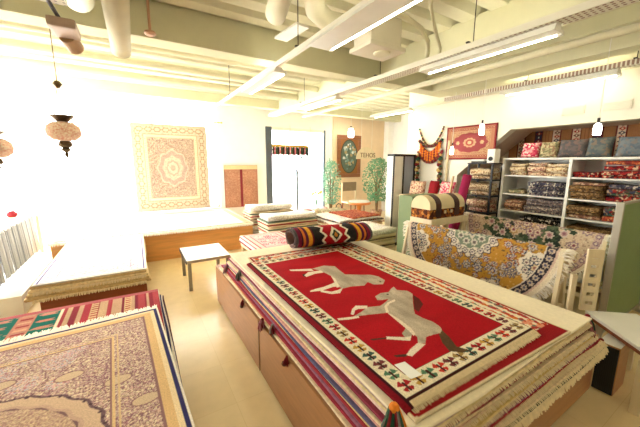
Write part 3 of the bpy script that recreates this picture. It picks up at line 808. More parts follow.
H2P = dict(
 body=[(1.322,1.438),(1.39,1.459),(1.453,1.443),(1.513,1.477),(1.552,1.492),(1.529,1.439),(1.582,1.389),(1.578,1.338),(1.445,1.214),(1.371,1.136),(1.372,1.07),(1.387,1.016),(1.378,.963),(1.357,.934),(1.322,.92),(1.277,.93),(1.227,.934),(1.178,.899),(1.145,.918),(1.187,.959),(1.198,1.011),(1.215,1.104),(1.232,1.186),(1.234,1.228),(1.121,1.269),(1.029,1.298),(1.104,1.318),(1.177,1.346),(1.26,1.318),(1.329,1.341),(1.377,1.364),(1.331,1.372),(1.299,1.387)],
 collar=[(1.405,1.339),(1.331,1.328),(1.275,1.298),(1.228,1.231),(1.248,1.228),(1.288,1.286),(1.333,1.310),(1.394,1.318)],
 belly=[(1.234,1.228),(1.209,1.099),(1.192,1.014),(1.178,.976),(1.2,.98),(1.226,1.034),(1.238,1.123),(1.243,1.199)],
 thigh=[(1.206,1.052),(1.144,1.023),(1.127,.987),(1.151,.968),(1.195,.997)],
 leg1=[(1.19,1.36),(1.125,1.399),(1.082,1.378),(1.032,1.329),(1.041,1.312),(1.084,1.352),(1.111,1.357),(1.163,1.333)],
 foot2=[(1.0,1.306),(.932,1.330),(.93,1.309),(.986,1.284),(1.05,1.27),(1.06,1.288)],
 leg3=[(1.165,.980),(1.129,.953),(1.035,1.026),(1.05,1.044),(1.127,.991)],
 hoof3=[(1.044,1.039),(.961,1.072),(.963,1.056),(1.034,1.028)],
 leg4=[(1.149,.921),(1.174,.894),(1.039,.861),(1.023,.883),(1.08,.906)],
 hoof4=[(1.028,.888),(.968,.912),(.97,.895),(1.017,.872)],
 mane=[(1.567,1.322),(1.558,1.264),(1.514,1.192),(1.407,1.138),(1.415,1.178)],
 tail=[(1.357,.934),(1.332,.871),(1.291,.801),(1.316,.753),(1.269,.756),(1.227,.796),(1.256,.857),(1.304,.914)],
 face=[(1.496,1.459),(1.515,1.448),(1.476,1.398),(1.448,1.397)])
H1P = dict(
 body=[(1.218,2.122),(1.348,2.137),(1.422,2.074),(1.4,1.962),(1.385,1.871),(1.495,1.798),(1.561,1.759),(1.592,1.701),(1.583,1.616),(1.515,1.565),(1.451,1.596),(1.442,1.657),(1.379,1.619),(1.289,1.653),(1.207,1.657),(1.2,1.706),(1.257,1.81),(1.269,1.893),(1.259,2.046)],
 leg1=[(1.043,2.2),(1.214,2.125),(1.206,2.069),(1.041,2.167)],
 leg2=[(1.091,2.023),(1.151,2.068),(1.263,2.052),(1.259,1.995),(1.182,2.008),(1.09,1.984)],
 leg3=[(1.24,1.785),(1.214,1.698),(1.164,1.715),(1.061,1.7),(.974,1.728),(.993,1.747),(1.105,1.75),(1.186,1.768)],
 leg4=[(1.22,1.668),(1.146,1.602),(1.087,1.619),(1.04,1.688),(1.054,1.711),(1.109,1.653),(1.162,1.652)],
 belly=[(1.27,1.908),(1.267,1.833),(1.203,1.691),(1.181,1.691),(1.234,1.81)],
 hoof=[(1.084,2.051),(1.141,2.049),(1.125,1.995),(1.071,1.996)],
 head=[(1.453,1.708),(1.561,1.666),(1.549,1.636),(1.45,1.667)])
def horse(P, order):
    for k, c in order: D.poly([(x - OX, y - OY) for x, y in P[k]], c)
horse(H1P, (('hoof', DK), ('body', GR), ('leg1', CR), ('leg2', CR), ('leg3', CR), ('leg4', CR), ('belly', CR), ('head', (190, 174, 152))))
horse(H2P, (('mane', (96, 40, 30)), ('tail', (92, 68, 44)), ('hoof3', DK), ('hoof4', DK), ('body', GR), ('thigh', (176, 160, 138)), ('collar', CR), ('belly', CR), ('leg1', CR), ('foot2', CR), ('leg3', CR), ('leg4', CR), ('face', (206, 190, 166))))
for hx, hy in ((1.42, 1.42), (1.53, 1.61)): D.disc(hx - OX, hy - OY, .009, (40, 30, 26))
# streaky undyed wool inside the grey bodies, abrash in the red
gm = np.abs(D.c - np.array(lin(GR))).sum(2) < .02
D.c[gm] *= (0.74 + .46 * vnoise(D.u * 34, D.v * 8, 8))[gm][:, None]
rm = np.abs(D.c - np.array(lin((174, 18, 28)))).sum(2) < .02
D.c[rm] *= (0.86 + .26 * vnoise(D.u * 3, D.v * 16, 9))[rm][:, None]
o = lay('horse_carpet', D, OX, OY, .7005, .014, 0, k=6, amp=.0025, mask=D.u >= .038, edge=lambda D: .008 * np.clip(1 - (D.u - .038) / .05, 0, 1) ** 2 + .008 * np.clip(1 - D.v / .05, 0, 1) ** 2)
tag(o, 'red carpet with two grey horses and a butterfly border, topmost on the big pile', 'carpet')
fringe_strip('fringe', (OX + .06, OY - .001, .686), (OX + WH - .01, OY - .001, .69), (0, -1, 0), .018, .006, M['fringe'], o, n=110, seed=40)
tag(MB().add([(.916, .758, .7012), (.976, .75, .7012), (.977, .849, .7012), (.921, .858, .7012), (.916, .758, .7032), (.976, .75, .7032), (.977, .849, .7032), (.921, .858, .7032)],
   [(0, 3, 2, 1), (4, 5, 6, 7), (0, 1, 5, 4), (1, 2, 6, 5), (2, 3, 7, 6), (3, 0, 4, 7)]).build('price_tag', M['paper']), 'blank white price tag lying on the near corner of the horse carpet', 'tag')

# rolled kilim across the far end of the horse carpet
A, B = Vector((1.30, 2.70, 0)), Vector((2.17, 2.575, 0)); ax = (B - A).normalized(); sd = Vector((-ax.y, ax.x, 0)); LR = (B - A).length
nu, nv = 170, 150
s_ = np.linspace(0, 1, nu); t_ = np.linspace(0, 1, nv)
S, T = np.meshgrid(s_, t_)
ang = -.5 * PI + T * 2 * PI * 1.9; rad = .07 + .05 * T + .006 * vnoise(S * 6, T * 4, 4)
RX, RZ = 1.6, .92
px = -np.cos(ang) * rad * RX; pz = np.sin(ang) * rad * RZ
base = .708 + .116
P = np.stack([A.x + ax.x * LR * S + sd.x * px, A.y + ax.y * LR * S + sd.y * px, base + pz], -1)
C = np.empty((nv, nu, 3)); C[:] = lin((44, 40, 38))
q = np.minimum(S, 1 - S); vv = T * 2.6
def put(m, c): C[m] = lin(c)
put(q < .03, (90, 84, 84)); put((q >= .03) & (q < .075), (120, 34, 60)); put((q >= .075) & (q < .09), (50, 30, 44)); put((q >= .09) & (q < .12), (206, 110, 50))
put((q >= .12) & (q < .155), (84, 32, 60)); put((q >= .155) & (q < .205), (226, 160, 50)); put((q >= .205) & (q < .22), (120, 30, 40))
zz = .31 + .05 * np.abs(((vv * 5) % 1) * 2 - 1)
put((q >= zz) & (q < zz + .03), (232, 222, 196)); put(q >= zz + .03, (168, 26, 36))
dia = np.abs(S - .5) / .085 + np.abs(((vv * 1.5 + .80) % 1) - .5) / .30
put(dia < 1, (232, 222, 196)); put(dia < .62, (44, 60, 44)); put(dia < .3, (196, 120, 50))
C *= (.85 + .3 * vnoise(S * 60, T * 60, 2))[..., None]
o = sheet('rolled_kilim', P, C, .009, PILE, back=(150, 120, 110))
tag(o, 'rolled kilim with red, black and yellow zigzags lying across the pile behind the horses', 'carpet')
o = folded('folded_carpet', .70, .22, .15, 2, M['fringew'], 'folded white and pink carpet lying behind the rolled kilim on the pile', 'carpet', (1.78, 2.905, .674), -.14 + PI, None, 3)
stripes_m = stripes('pink_white_edge_weave', [(240, 230, 214), (214, 90, 100), (240, 230, 214), (236, 200, 190), (190, 60, 80), (240, 232, 216)], .14, 'Z')
o.data.materials[0] = stripes_m

# ================================================================ left: the two low piles
t = empty('display_platform', 'low wooden platform hidden under the beige floral carpet in the left foreground', 'platform', (-.8, 1.8, 0))
MB().box(-1.60, -.06, .75, 2.78, .05, .36).box(-1.5, -.16, .85, 2.68, 0, .05).build('carcass', M['darkoak'], t, .004)
zz = .3605
for i, (nm, c, xr, yf) in enumerate((('dark burgundy', (70, 34, 44), .125, 2.98), ('white', (236, 226, 212), .112, 2.93), ('navy', (48, 46, 92), .100, 2.9), ('ivory', (230, 220, 202), .088, 2.97))):
    o = slab_rug('pile_carpet', -1.66, xr, .70, yf, zz, .0215, side_mat('left_' + nm.replace(' ', '_'), c), k=20 + i, wav=.006); zz += .022
    tag(o, '%s edged carpet under the striped red and green one, %s from the bottom' % (nm, ORD[i]), 'carpet', 'carpets in the left foreground pile')
# striped kilim with green panels
W, H = 1.74, 2.26
D = Design(W, H, .006, (160, 54, 60))
rr = random.Random(9); x = W
pal = [(166, 48, 58), (190, 150, 118), (140, 38, 50), (176, 96, 84), (170, 62, 66), (120, 34, 48), (196, 160, 122)]
while x > W - .62:
    w_ = rr.choice((.012, .02, .03, .045)); D.rect(x - w_, x, 0, H, rr.choice(pal)); x -= w_
for sx in (W - .20, W - .42):
    D.rect(sx - .05, sx, 0, H, (206, 172, 126))
    for j in range(60): D.rect(sx - .045, sx - .005, j * .04, j * .04 + .016, (160, 54, 60))
D.rect(0, W - .66, 0, H, (14, 104, 88))
for gx in (W - .74, W - 1.0, W - 1.26, W - 1.52):   # pink stepped lozenges on the green ground
    for j in range(20):
        yy = H - .09 - j * .11
        D.poly([(gx - .05, yy), (gx - .02, yy + .02), (gx + .07, yy + .02), (gx + .04, yy), (gx + .07, yy - .02), (gx - .02, yy - .02)], (196, 128, 108))
    D.rect(gx - .16, gx - .06, 0, H, (190, 126, 104))
    for j in range(40): D.rect(gx - .145, gx - .075, j * .056, j * .056 + .026, [(150, 60, 60), (206, 160, 126)][j % 2])
for j in range(26):
    yy = H - .07 - j * .085; D.rect(W - .92, W - .655, yy, yy + .012, (170, 130, 108)) if j % 3 == 0 else None
D.rect(W - .66, W - .645, 0, H, (240, 214, 180)); D.rect(0, W, H - .05, H, (176, 90, 92)); D.mottled(.10, 12)
o = lay('striped_kilim', D, -1.66, .70, .4585, .009, 0, k=11, amp=.002)
tag(o, 'red striped kilim with green stepped panels, lying under the beige floral carpet', 'carpet')
# beige floral carpet in front
W, H = 1.70, 1.80
D = Design(W, H, .0042, (202, 168, 158))
D.speckle([(176, 136, 128), (226, 204, 168), (150, 112, 118), (214, 178, 160), (236, 218, 186), (190, 152, 150)], .75, cell=2)
D.speckle([(128, 90, 98), (232, 214, 180), (116, 84, 84)], .22, k=5)
vines = np.abs(vnoise(D.u * 9, D.v * 9, 31) - .5) < .035
D.mask(vines, (146, 104, 112)); D.speckle([(232, 214, 184), (196, 150, 150)], .45, vines, k=8)
for i in range(40):
    x, y = random.uniform(.3, W - .3), random.uniform(.3, H - .25); m = np.hypot(D.u - x, D.v - y) < random.uniform(.04, .09)
    D.speckle([(222, 190, 192), (186, 200, 208), (234, 208, 192), (214, 140, 146)], .5, m, k=20 + i)
cx, cy = W / 2 - .10, H / 2 - .20
for r_, c in ((.50, (120, 92, 96)), (.488, (216, 186, 156)), (.44, (204, 170, 148)), (.425, (130, 98, 100))):
    D.disc(cx, cy, r_ * 1.28, c, r_, petals=24, amp=.012)
m = np.hypot((D.u - cx) / 1.28, D.v - cy) < .42; D.mask(m, (206, 176, 146)); D.speckle([(160, 118, 114), (230, 208, 170), (186, 146, 140)], .6, m, k=77)
for i in range(72):
    a = 2 * PI * i / 72; D.disc(cx + .63 * math.cos(a), cy + .492 * math.sin(a), .008, (96, 70, 76))
for i in range(16):
    a = 2 * PI * i / 16 + .16; ex, ey = cx + .80 * math.cos(a), cy + .62 * math.sin(a)
    D.disc(ex, ey, .066, (150, 112, 112), .040); D.disc(ex, ey, .058, (216, 190, 158), .033)
D.frame(.285, .297, (226, 194, 144)); D.frame(.297, .304, (150, 112, 110)); D.frame(.262, .272, (220, 190, 146))
D.frame(.10, .11, (150, 112, 110))
D.frame(.055, .10, (226, 188, 134)); D.frame(.030, .055, (240, 216, 172)); D.frame(.012, .030, (52, 48, 96)); D.frame(0, .012, (242, 232, 214))
D.mottled(.06, 5)
o = lay('floral_carpet', D, -1.543, .6395, .4735, .012, .055, k=12, amp=.003)
tag(o, 'beige and mauve floral carpet with a navy edge in the left foreground', 'carpet')
fringe_strip('fringe', (-1.63, 2.437, .468), (.05, 2.53, .468), (-.055, 1, 0), .085, .006, M['fringew'], o, n=330, seed=60, wd=.009)

t = empty('display_cabinet', 'reddish brown cabinet under the white topped carpet pile on the left', 'cabinet', (-.44, 4.4, 0))
MB().box(-.86, 0, 3.56, 5.25, .05, .365).box(-.82, -.04, 3.6, 5.2, 0, .05).build('carcass', M['darkoak'], t, .004)
MB().box(-.84, -.02, 3.545, 3.559, .06, .355).build('door', M['darkoak'], t, .003)
zz = .3655
for i, (nm, c) in enumerate((('tan', (206, 176, 124)), ('straw', (222, 196, 140)), ('cream', (232, 210, 160)), ('buff', (214, 186, 134)))):
    o = slab_rug('pile_carpet', -.90 - .012 * (3 - i), .015 + .006 * (3 - i), 3.50 - .012 * (3 - i), 5.3, zz, .0295, side_mat('window_' + nm, c), k=40 + i, wav=.012)
    if i in (0, 2): fringe_strip('fringe', (-.88, 3.50 - .012 * (3 - i), zz + .010), (.0, 3.50 - .012 * (3 - i), zz + .010), (0, -1, 0), .022, .026, M['fringe'], o, n=110, seed=70 + i, wd=.008)
    tag(o, '%s fringed carpet under the white one by the window, %s from the bottom' % (nm, ORD[i]), 'carpet', 'carpets in the pile by the window'); zz += .030
W, H = .90, 1.75
D = Design(W, H, .006, (240, 234, 228)); D.speckle([(206, 186, 184), (236, 230, 224), (186, 176, 192)], .4, cell=3)
D.frame(0, .02, (240, 234, 224)); D.frame(.02, .042, (72, 62, 140)); D.frame(.14, .152, (176, 160, 180)); D.frame(.034, .06, (236, 226, 220))
D.disc(W / 2, H / 2, .22, (226, 214, 210), .36, 8, .1); D.disc(W / 2, H / 2, .12, (240, 230, 220), .2, 8, .1)
o = lay('white_carpet', D, -.885, 3.505, .4965, .011, 0, k=14, amp=.002)
tag(o, 'near white carpet with a thin violet border on top of the pile by the window', 'carpet')

# white rack with grey kilims hanging at the far left
t = empty('hanging_rack', 'low white rack at the left edge with grey kilims hung over it', 'rack', (-1.35, 5.0, 0))
MB().box(-1.62, -1.12, 4.1, 5.95, 0, .22).build('plinth', M['whitelam'], t, .006)
for yy in (4.12, 5.93): MB().box(-1.39, -1.35, yy - .02, yy + .02, .22, .80).build('post', M['white'], t, .004)
MB().tube([(-1.37, 4.1, .80), (-1.37, 5.95, .80)], .018, 10).build('rail', M['white'], t)
for i in range(6):
    y0 = 4.17 + i * .29; g = 176 + (i * 37) % 50
    D = Design(.26, 1.06, .012, (g, g + 2, g + 6))
    for j in range(7): D.rect(.015 + j * .035, .015 + j * .035 + .014, 0, 1.06, [(156, 160, 170), (206, 208, 212), (140, 146, 158), (226, 224, 222)][(i + j) % 4])
    s = D.v - .53; dr = np.abs(s)
    X = -1.37 + np.sign(s) * (.022 + dr * .06) * np.minimum(1, dr / .03); Z = .822 - np.maximum(0, dr - .01)
    X = X + .01 * np.sin(D.u * 50 + i)
    P = np.stack([X, y0 + .26 - D.u, Z], -1)
    o = sheet('hanging_kilim', P, D.c, .006, PILE)
    tag(o, ('grey striped kilim hung on the white rack, %s from the near end' % ORD[i]), 'kilim', 'grey kilims on the white rack')
t = empty('side_table', 'pale wooden table at the far left edge beyond the white rack', 'table', (-1.75, 6.7, 0))
MB().box(-2.2, -1.5, 6.35, 7.0, .68, .71).build('tabletop', M['pine'], t, .004)
for xx, yy in ((-2.16, 6.39), (-1.54, 6.39), (-2.16, 6.96), (-1.54, 6.96)): MB().box(xx - .02, xx + .02, yy - .02, yy + .02, 0, .68).build('leg', M['pine'], t)
tag(MB().lathe((-1.75, 6.6, .711), [(.04, 0), (.07, .03), (.06, .07), (.035, .09), (.04, .10)], 16).build('small_bowl', M['thread'][0], None, smooth=True), 'small dark red bowl on the pale table at the far left', 'bowl')

# ================================================================ window side
t = empty('display_bench', 'long orange-brown wooden platform along the window with a white carpet on top', 'bench', (.35, 6.3, 0))
MB().box(-1.1, 1.80, 5.38, 7.3, .0, .455).build('body', M['bench'], t, .004)
W, H = 2.94, 2.0
D = Design(W, H, .012, (244, 238, 226)); D.speckle([(236, 226, 210), (226, 212, 196)], .25, cell=2)
D.frame(.03, .15, (206, 186, 152)); rr = random.Random(2)
for i in range(48):
    D.flower(.09 + i * .058, .09, .026, [rr.choice([(140, 84, 62), (150, 110, 76), (104, 78, 72)]), (216, 196, 164), (150, 70, 56)])
D.frame(0, .02, (232, 220, 190))
o = lay('white_carpet', D, -1.12, 5.335, .4745, .016, 0, k=15, amp=.003)
tag(o, 'white carpet with a faint floral border covering the platform by the window', 'carpet')
fringe_strip('fringe', (-1.1, 5.334, .466), (1.8, 5.334, .466), (0, -1, 0), .03, .03, M['fringew'], o, n=260, seed=80, wd=.01)

def hanging(name, W, H, x0, z0, y, draw, label, res=.007, mat=PILE_T, thick=.006):
    D = Design(W, H, res, (220, 200, 170)); draw(D)
    P = np.stack([x0 + D.u, y - .012 * np.sin(D.u * 7) * .5, z0 + D.v], -1)
    o = sheet(name, P, D.c, thick, mat); return tag(o, label, 'carpet')
def d_beige(D):
    W, H = D.W, D.H
    D.rect(0, W, 0, H, (206, 192, 170)); D.speckle([(186, 168, 148), (216, 202, 180)], .35, cell=2)
    D.frame(0, .012, (150, 130, 140))
    for i in range(11):
        for u, v in ((.12, .14 + i * .155), (W - .12, .14 + i * .155)): D.disc(u, v, .055, (172, 144, 120), .07, 6, .15); D.disc(u, v, .038, (212, 198, 174), .05)
    for i in range(8):
        for u, v in ((.16 + i * .165, H - .12), (.16 + i * .165, .12)): D.disc(u, v, .07, (172, 144, 120), .05, 6, .15); D.disc(u, v, .05, (212, 198, 174), .034)
    D.frame(.215, .225, (180, 150, 130)); D.frame(.225, .275, (236, 220, 186)); D.frame(.275, .285, (190, 156, 132))
    for i in range(28): D.disc(.25, .25 + i * .048, .01, (160, 140, 130)); D.disc(W - .25, .25 + i * .048, .01, (160, 140, 130))
    inn = (D.u > .39) & (D.u < W - .39) & (D.v > .40) & (D.v < H - .40)
    inn2 = (D.u > .29) & (D.u < W - .29) & (D.v > .29) & (D.v < H - .29)
    D.speckle([(176, 150, 138), (146, 124, 116), (206, 190, 168), (190, 166, 156)], .8, inn2, k=4, cell=2)
    D.speckle([(134, 102, 92), (214, 190, 162)], .3, inn2, k=6)
    for r_, c in ((.30, (206, 188, 168)), (.27, (180, 156, 146)), (.2, (208, 192, 170)), (.13, (184, 162, 148)), (.10, (212, 198, 176)), (.05, (186, 166, 150))):
        D.disc(W / 2, H / 2, r_, c, r_ * 1.3, 8, .06)
    D.speckle([(150, 126, 116), (210, 196, 174)], .22, np.hypot(D.u - W / 2, (D.v - H / 2) / 1.3) < .3, k=12)
hanging('hanging_carpet', 1.49, 1.86, -.03, .53, 7.40, d_beige, 'large beige medallion carpet hanging in the bright window')
tag(MB().tube([(-.57, 7.40, 2.52), (1.80, 7.40, 2.50)], .012, 10).ball((-.58, 7.40, 2.52), .02).ball((1.81, 7.40, 2.5), .02).build('hanging_rod', M['gold'], None), 'thin gilt rod above the beige hanging carpet', 'rod')
def d_brown(D):
    W, H = D.W, D.H
    D.rect(0, W, 0, H, (176, 128, 104)); D.speckle([(160, 112, 92), (192, 146, 120)], .4, cell=2); D.frame(0, .02, (150, 100, 84))
    D.rect(W / 2 - .03, W / 2 + .03, 0, H, (130, 50, 60)); D.mottled(.18, 5)
    D.rect(0, W, H - .10, H, (232, 206, 160))
hanging('hanging_carpet', .84, 1.04, 1.82, .48, 7.44, d_brown, 'brown carpet with a dark red centre stripe hanging left of the entrance', mat=PILE)

t = empty('low_table', 'small low white table with grey metal legs standing before the platform', 'table', (.70, 4.16, 0))
MB().box(.44, .97, 3.84, 4.50, .36, .40).build('tabletop', M['whitelam'], t, .004)
MB().box(.432, .4395, 3.84, 4.50, .355, .40).build('side_rail', M['black'], t, .001)
MB().box(.44, .97, 3.832, 3.8395, .365, .40).build('side_rail', M['alum'], t, .001)
for xx, yy in ((.47, 3.87), (.94, 3.87), (.47, 4.47), (.94, 4.47)): MB().box(xx - .02, xx + .02, yy - .02, yy + .02, 0, .36).build('leg', M['steel'], t, .002)

t = empty('low_table', 'low cream table carrying the pink carpets behind the big pile', 'table', (1.57, 3.9, 0))
MB().box(1.25, 1.88, 3.47, 4.32, .37, .41).build('tabletop', M['palewood'], t, .004)
for xx, yy in ((1.28, 3.50), (1.85, 3.50), (1.28, 4.29), (1.85, 4.29)): MB().box(xx - .02, xx + .02, yy - .02, yy + .02, 0, .37).build('leg', M['palewood'], t, .002)
zz = .4105
for i, (nm, c) in enumerate((('wine', (140, 50, 66)), ('white', (236, 226, 214)), ('rose', (206, 110, 120)))):
    o = slab_rug('small_carpet', 1.235 + i * .006, 1.90 - i * .006, 3.44, 4.35, zz, .0285, side_mat('table_' + nm, c), k=50 + i, wav=.008); zz += .029
    tag(o, '%s carpet under the pink figured one on the cream table, %s from the bottom' % (nm, ORD[i]), 'carpet', 'carpets on the cream table')
D = Design(.64, .90, .006, (232, 190, 186)); D.frame(.0, .03, (236, 222, 206)); D.frame(.03, .05, (206, 60, 90)); D.frame(.05, .11, (236, 200, 190)); D.frame(.11, .12, (206, 70, 96))
for i in range(40): D.flower(random.uniform(.15, .5), random.uniform(.15, .75), .04, [random.choice([(214, 70, 100), (240, 214, 206), (222, 120, 140)]), (240, 210, 204), (206, 60, 90)])
o = lay('pink_carpet', D, 1.248, 3.445, zz + .0115, .010, 0, k=16, amp=.002)
tag(o, 'small pink and white figured carpet on top of the cream table', 'carpet')

# folded carpets by the entrance
fm = ['whitem', 'tan', 'cream', 'mixed', 'rose', 'grey', 'redm', 'whitem']
def pile(x, y, rot, z, items, grp, where, cat='folded carpet', seed=0):
    r = random.Random(seed)
    for i, (w_, d_, h_, nl, mk, desc) in enumerate(items):
        pos = 'only one there' if len(items) == 1 else ('lowest' if i == 0 else 'topmost' if i == len(items) - 1 else '%s from the bottom' % ORD[i])
        folded('folded_carpet', w_, d_, h_ - .004, nl, FL[mk], '%s folded carpet %s, %s' % (desc, where, pos), 'carpet', (x + r.uniform(-.012, .012), y + r.uniform(-.008, .008), z + .001), rot, grp, seed * 7 + i)
        z += h_
    return z
pile(2.28, 5.75, 0, 0, [(.95, .5, .18, 2, 'cream', 'cream'), (.96, .5, .17, 2, 'whitem', 'pale'), (.93, .48, .16, 2, 'layers', 'striped'), (.94, .48, .13, 2, 'layers', 'green edged'), (.90, .46, .11, 1, 'whitem', 'cream-white')], 'folded carpets beside the platform end', 'stacked behind by the brown hanging carpet', seed=2)
pile(2.36, 4.98, 0, 0, [(1.0, .55, .20, 4, 'cream', 'cream'), (1.0, .55, .15, 3, 'whitem', 'pale'), (1.0, .54, .13, 2, 'layers', 'stripe edged'), (.98, .54, .10, 2, 'layers', 'red and green edged'), (.96, .52, .09, 1, 'whitem', 'white')], 'folded carpets in front of the entrance', 'stacked before the entrance', seed=3)
pile(3.10, 3.68, 0, 0, [(.72, .78, .14, 2, 'cream', 'buff'), (.71, .77, .13, 2, 'layersd', 'cream striped'), (.70, .76, .12, 2, 'layersd', 'cream'), (.70, .76, .11, 2, 'layersd', 'dark edged'), (.70, .78, .08, 1, 'whitem', 'pale cream')], 'folded carpets behind the big pile', 'stacked left of the green cabinet', seed=4)
t = empty('display_table', 'wooden table heaped with flat carpets in the middle distance', 'table', (3.42, 4.7, 0))
MB().box(2.95, 3.95, 4.18, 5.2, .44, .48).build('tabletop', M['pine'], t, .004)
for xx, yy in ((3.0, 4.23), (3.9, 4.23), (3.0, 5.15), (3.9, 5.15)): MB().box(xx - .025, xx + .025, yy - .025, yy + .025, 0, .44).build('leg', M['pine'], t)
zz = .481
for i, (mk, nm, a, b, c, d) in enumerate((('rose', 'rose', 2.92, 3.97, 4.15, 5.22), ('whitem', 'white', 2.90, 3.92, 4.20, 5.1), ('mixed', 'dark', 2.96, 3.95, 4.14, 5.0), ('whitem', 'pale', 2.93, 3.90, 4.16, 5.05), ('brick', 'orange-red', 3.25, 3.9, 4.2, 4.95))):
    o = slab_rug('flat_carpet', a, b, c, d, zz, .028, FL[mk], k=90 + i, wav=.03); zz += .029
    tag(o, '%s carpet lying flat on the heaped wooden table, %s' % (nm, 'topmost' if i == 4 else '%s from the bottom' % ORD[i]), 'carpet', 'flat carpets on the wooden table')
pile(3.78, 5.65, 0, 0, [(.6, .5, .2, 2, 'greenp', 'sage'), (.6, .5, .18, 2, 'whitem', 'white'), (.6, .5, .16, 2, 'greenp', 'pale green')], 'folded carpets behind the heaped table', 'stacked behind the heaped table', seed=6)

# ================================================================ entrance corner
v = empty('bead_valance', 'yellow and dark beaded valance with pink tassels hung over the entrance', 'valance', (3.5, 7.36, 2.0), None)
MB().box(3.05, 4.12, 7.36, 7.375, 1.99, 2.05).build('top_band', stripes('yellow_bead_band', [(222, 184, 60), (80, 40, 40), (230, 200, 90), (150, 60, 50), (226, 190, 70)], .09, 'X'), v)
MB().box(3.06, 4.11, 7.378, 7.388, 1.80, 1.989).build('dark_band', FL['mixed'], v)
mb = MB()
for i in range(22):
    x = 3.08 + i * .049; l = .20 + .06 * ((i * 5) % 3)
    mb.tube([(x, 7.367, 1.99), (x, 7.367, 1.99 - l)], .018, 6, mi=i % 3)
    mb.ball((x, 7.367, 1.985 - l), .028, n=8, m=6, mi=(i + 1) % 4)
mb.build('tassel_row', [M['hang'], FL['pinkp'], M['thread'][2], FL['pinkp']], v)
for k, (x, z0, z1, lab) in enumerate(((4.24, .9, 1.8, 'bead strand hanging at the right side of the entrance'), (3.62, .75, 1.2, 'short pink flower strand hanging low in the entrance glass'))):
    mb = MB().tube([(x, 7.492, 2.56), (x, 7.47, 2.5), (x, 7.46, z1), (x, 7.46, z0)], .004, 5)
    for i in range(12): mb.ball((x + .012 * math.sin(i * 2), 7.46, z0 + (z1 - z0) * i / 12), .026, n=8, m=6, mi=i % 3)
    tag(mb.build('bead_strand', [M['fringe'], FL['pinkp'], M['gold']], None), lab, 'strand', 'bead strands at the entrance')
# potted trees
def leafy(x, y, z0, z1, r, label, n, leafm, seed, pot=.0):
    rd = random.Random(seed); t = empty('potted_tree', label, 'plant', (x, y, 0))
    MB().lathe((x, y, 0), [(.11, 0), (.14, .12), (.16, .26), (.17, .28), (.15, .28), (.14, .25)], 20).build('pot', FL['tan'] if pot else M['palewood'], t, smooth=True)
    mb = MB()
    for i in range(5):
        a = i * 1.3; mb.tube([(x + .02 * math.cos(a), y + .02 * math.sin(a), .22), (x + .05 * math.cos(a), y + .05 * math.sin(a), (z0 + z1) * .45), (x + r * .5 * math.cos(a), y + r * .5 * math.sin(a), z0 + (z1 - z0) * .75)], [.018, .014, .006], 7)
    mb.build('stem', M['trunk'], t)
    mb = MB()
    for i in range(n):
        a = rd.uniform(0, 2 * PI); f = rd.random(); rr_ = r * math.sin(PI * (0.12 + .8 * f)) ** .7 * math.sqrt(rd.random()); zc = z0 + (z1 - z0) * f
        c = Vector((x + rr_ * math.cos(a), y + rr_ * math.sin(a), zc)); d = Vector((rd.uniform(-1, 1), rd.uniform(-1, 1), rd.uniform(-.9, .3))).normalized()
        sdv = d.cross(Vector((rd.uniform(-1, 1), rd.uniform(-1, 1), 1))).normalized(); l = rd.uniform(.05, .085); w_ = l * .32; nn = d.cross(sdv)
        mb.add([c, c + d * l * .5 + sdv * w_ + nn * l * .1, c + d * l, c + d * l * .5 - sdv * w_ + nn * l * .1, c + d * l * .5 - nn * l * .06], [(0, 1, 4), (1, 2, 4), (2, 3, 4), (3, 0, 4)])
    mb.build('foliage', leafm, t)
leafy(4.44, 6.7, .5, 1.66, .27, 'pale blue-green potted tree left of the framed picture', 900, M['leaf'], 5)
leafy(5.72, 6.3, .55, 1.72, .42, 'full green potted tree right of the framed picture', 1500, M['leafd'], 6, 1)
# framed picture
t = empty('framed_picture', 'brown framed picture with an oval green and white flower bouquet on the far wall', 'picture', (5.58, 7.42, 1.1))
x0, x1, z0, z1 = 5.13, 6.0, 1.15, 2.40; f = .11
MB().box(x0, x1, 7.40, 7.449, z0, z0 + f).box(x0, x1, 7.40, 7.449, z1 - f, z1).box(x0, x0 + f, 7.40, 7.449, z0 + f, z1 - f).box(x1 - f, x1, 7.40, 7.449, z0 + f, z1 - f).build('frame', wood('picture_frame_wood', (142, 88, 52), .4), t, .012)
D = Design(x1 - x0 - 2 * f, z1 - z0 - 2 * f, .008, (160, 106, 66)); cw, ch = D.W / 2, D.H / 2
D.disc(cw, ch, cw * .98, (70, 74, 62), ch * .97); D.disc(cw, ch, cw * .9, (96, 110, 96), ch * .92); rr = random.Random(8)
for i in range(60):
    a = rr.uniform(0, 6.28); q = math.sqrt(rr.random()) * .75
    D.disc(cw + cw * q * math.cos(a), ch + ch * q * math.sin(a), rr.uniform(.02, .05), rr.choice([(120, 150, 140), (196, 200, 190), (80, 96, 84), (150, 170, 160), (170, 150, 110), (226, 226, 216)]), petals=6, amp=.2)
sheet('canvas', np.stack([x0 + f + D.u, 7.425 + 0 * D.u, z0 + f + D.v], -1), D.c, .006, PILE, t)
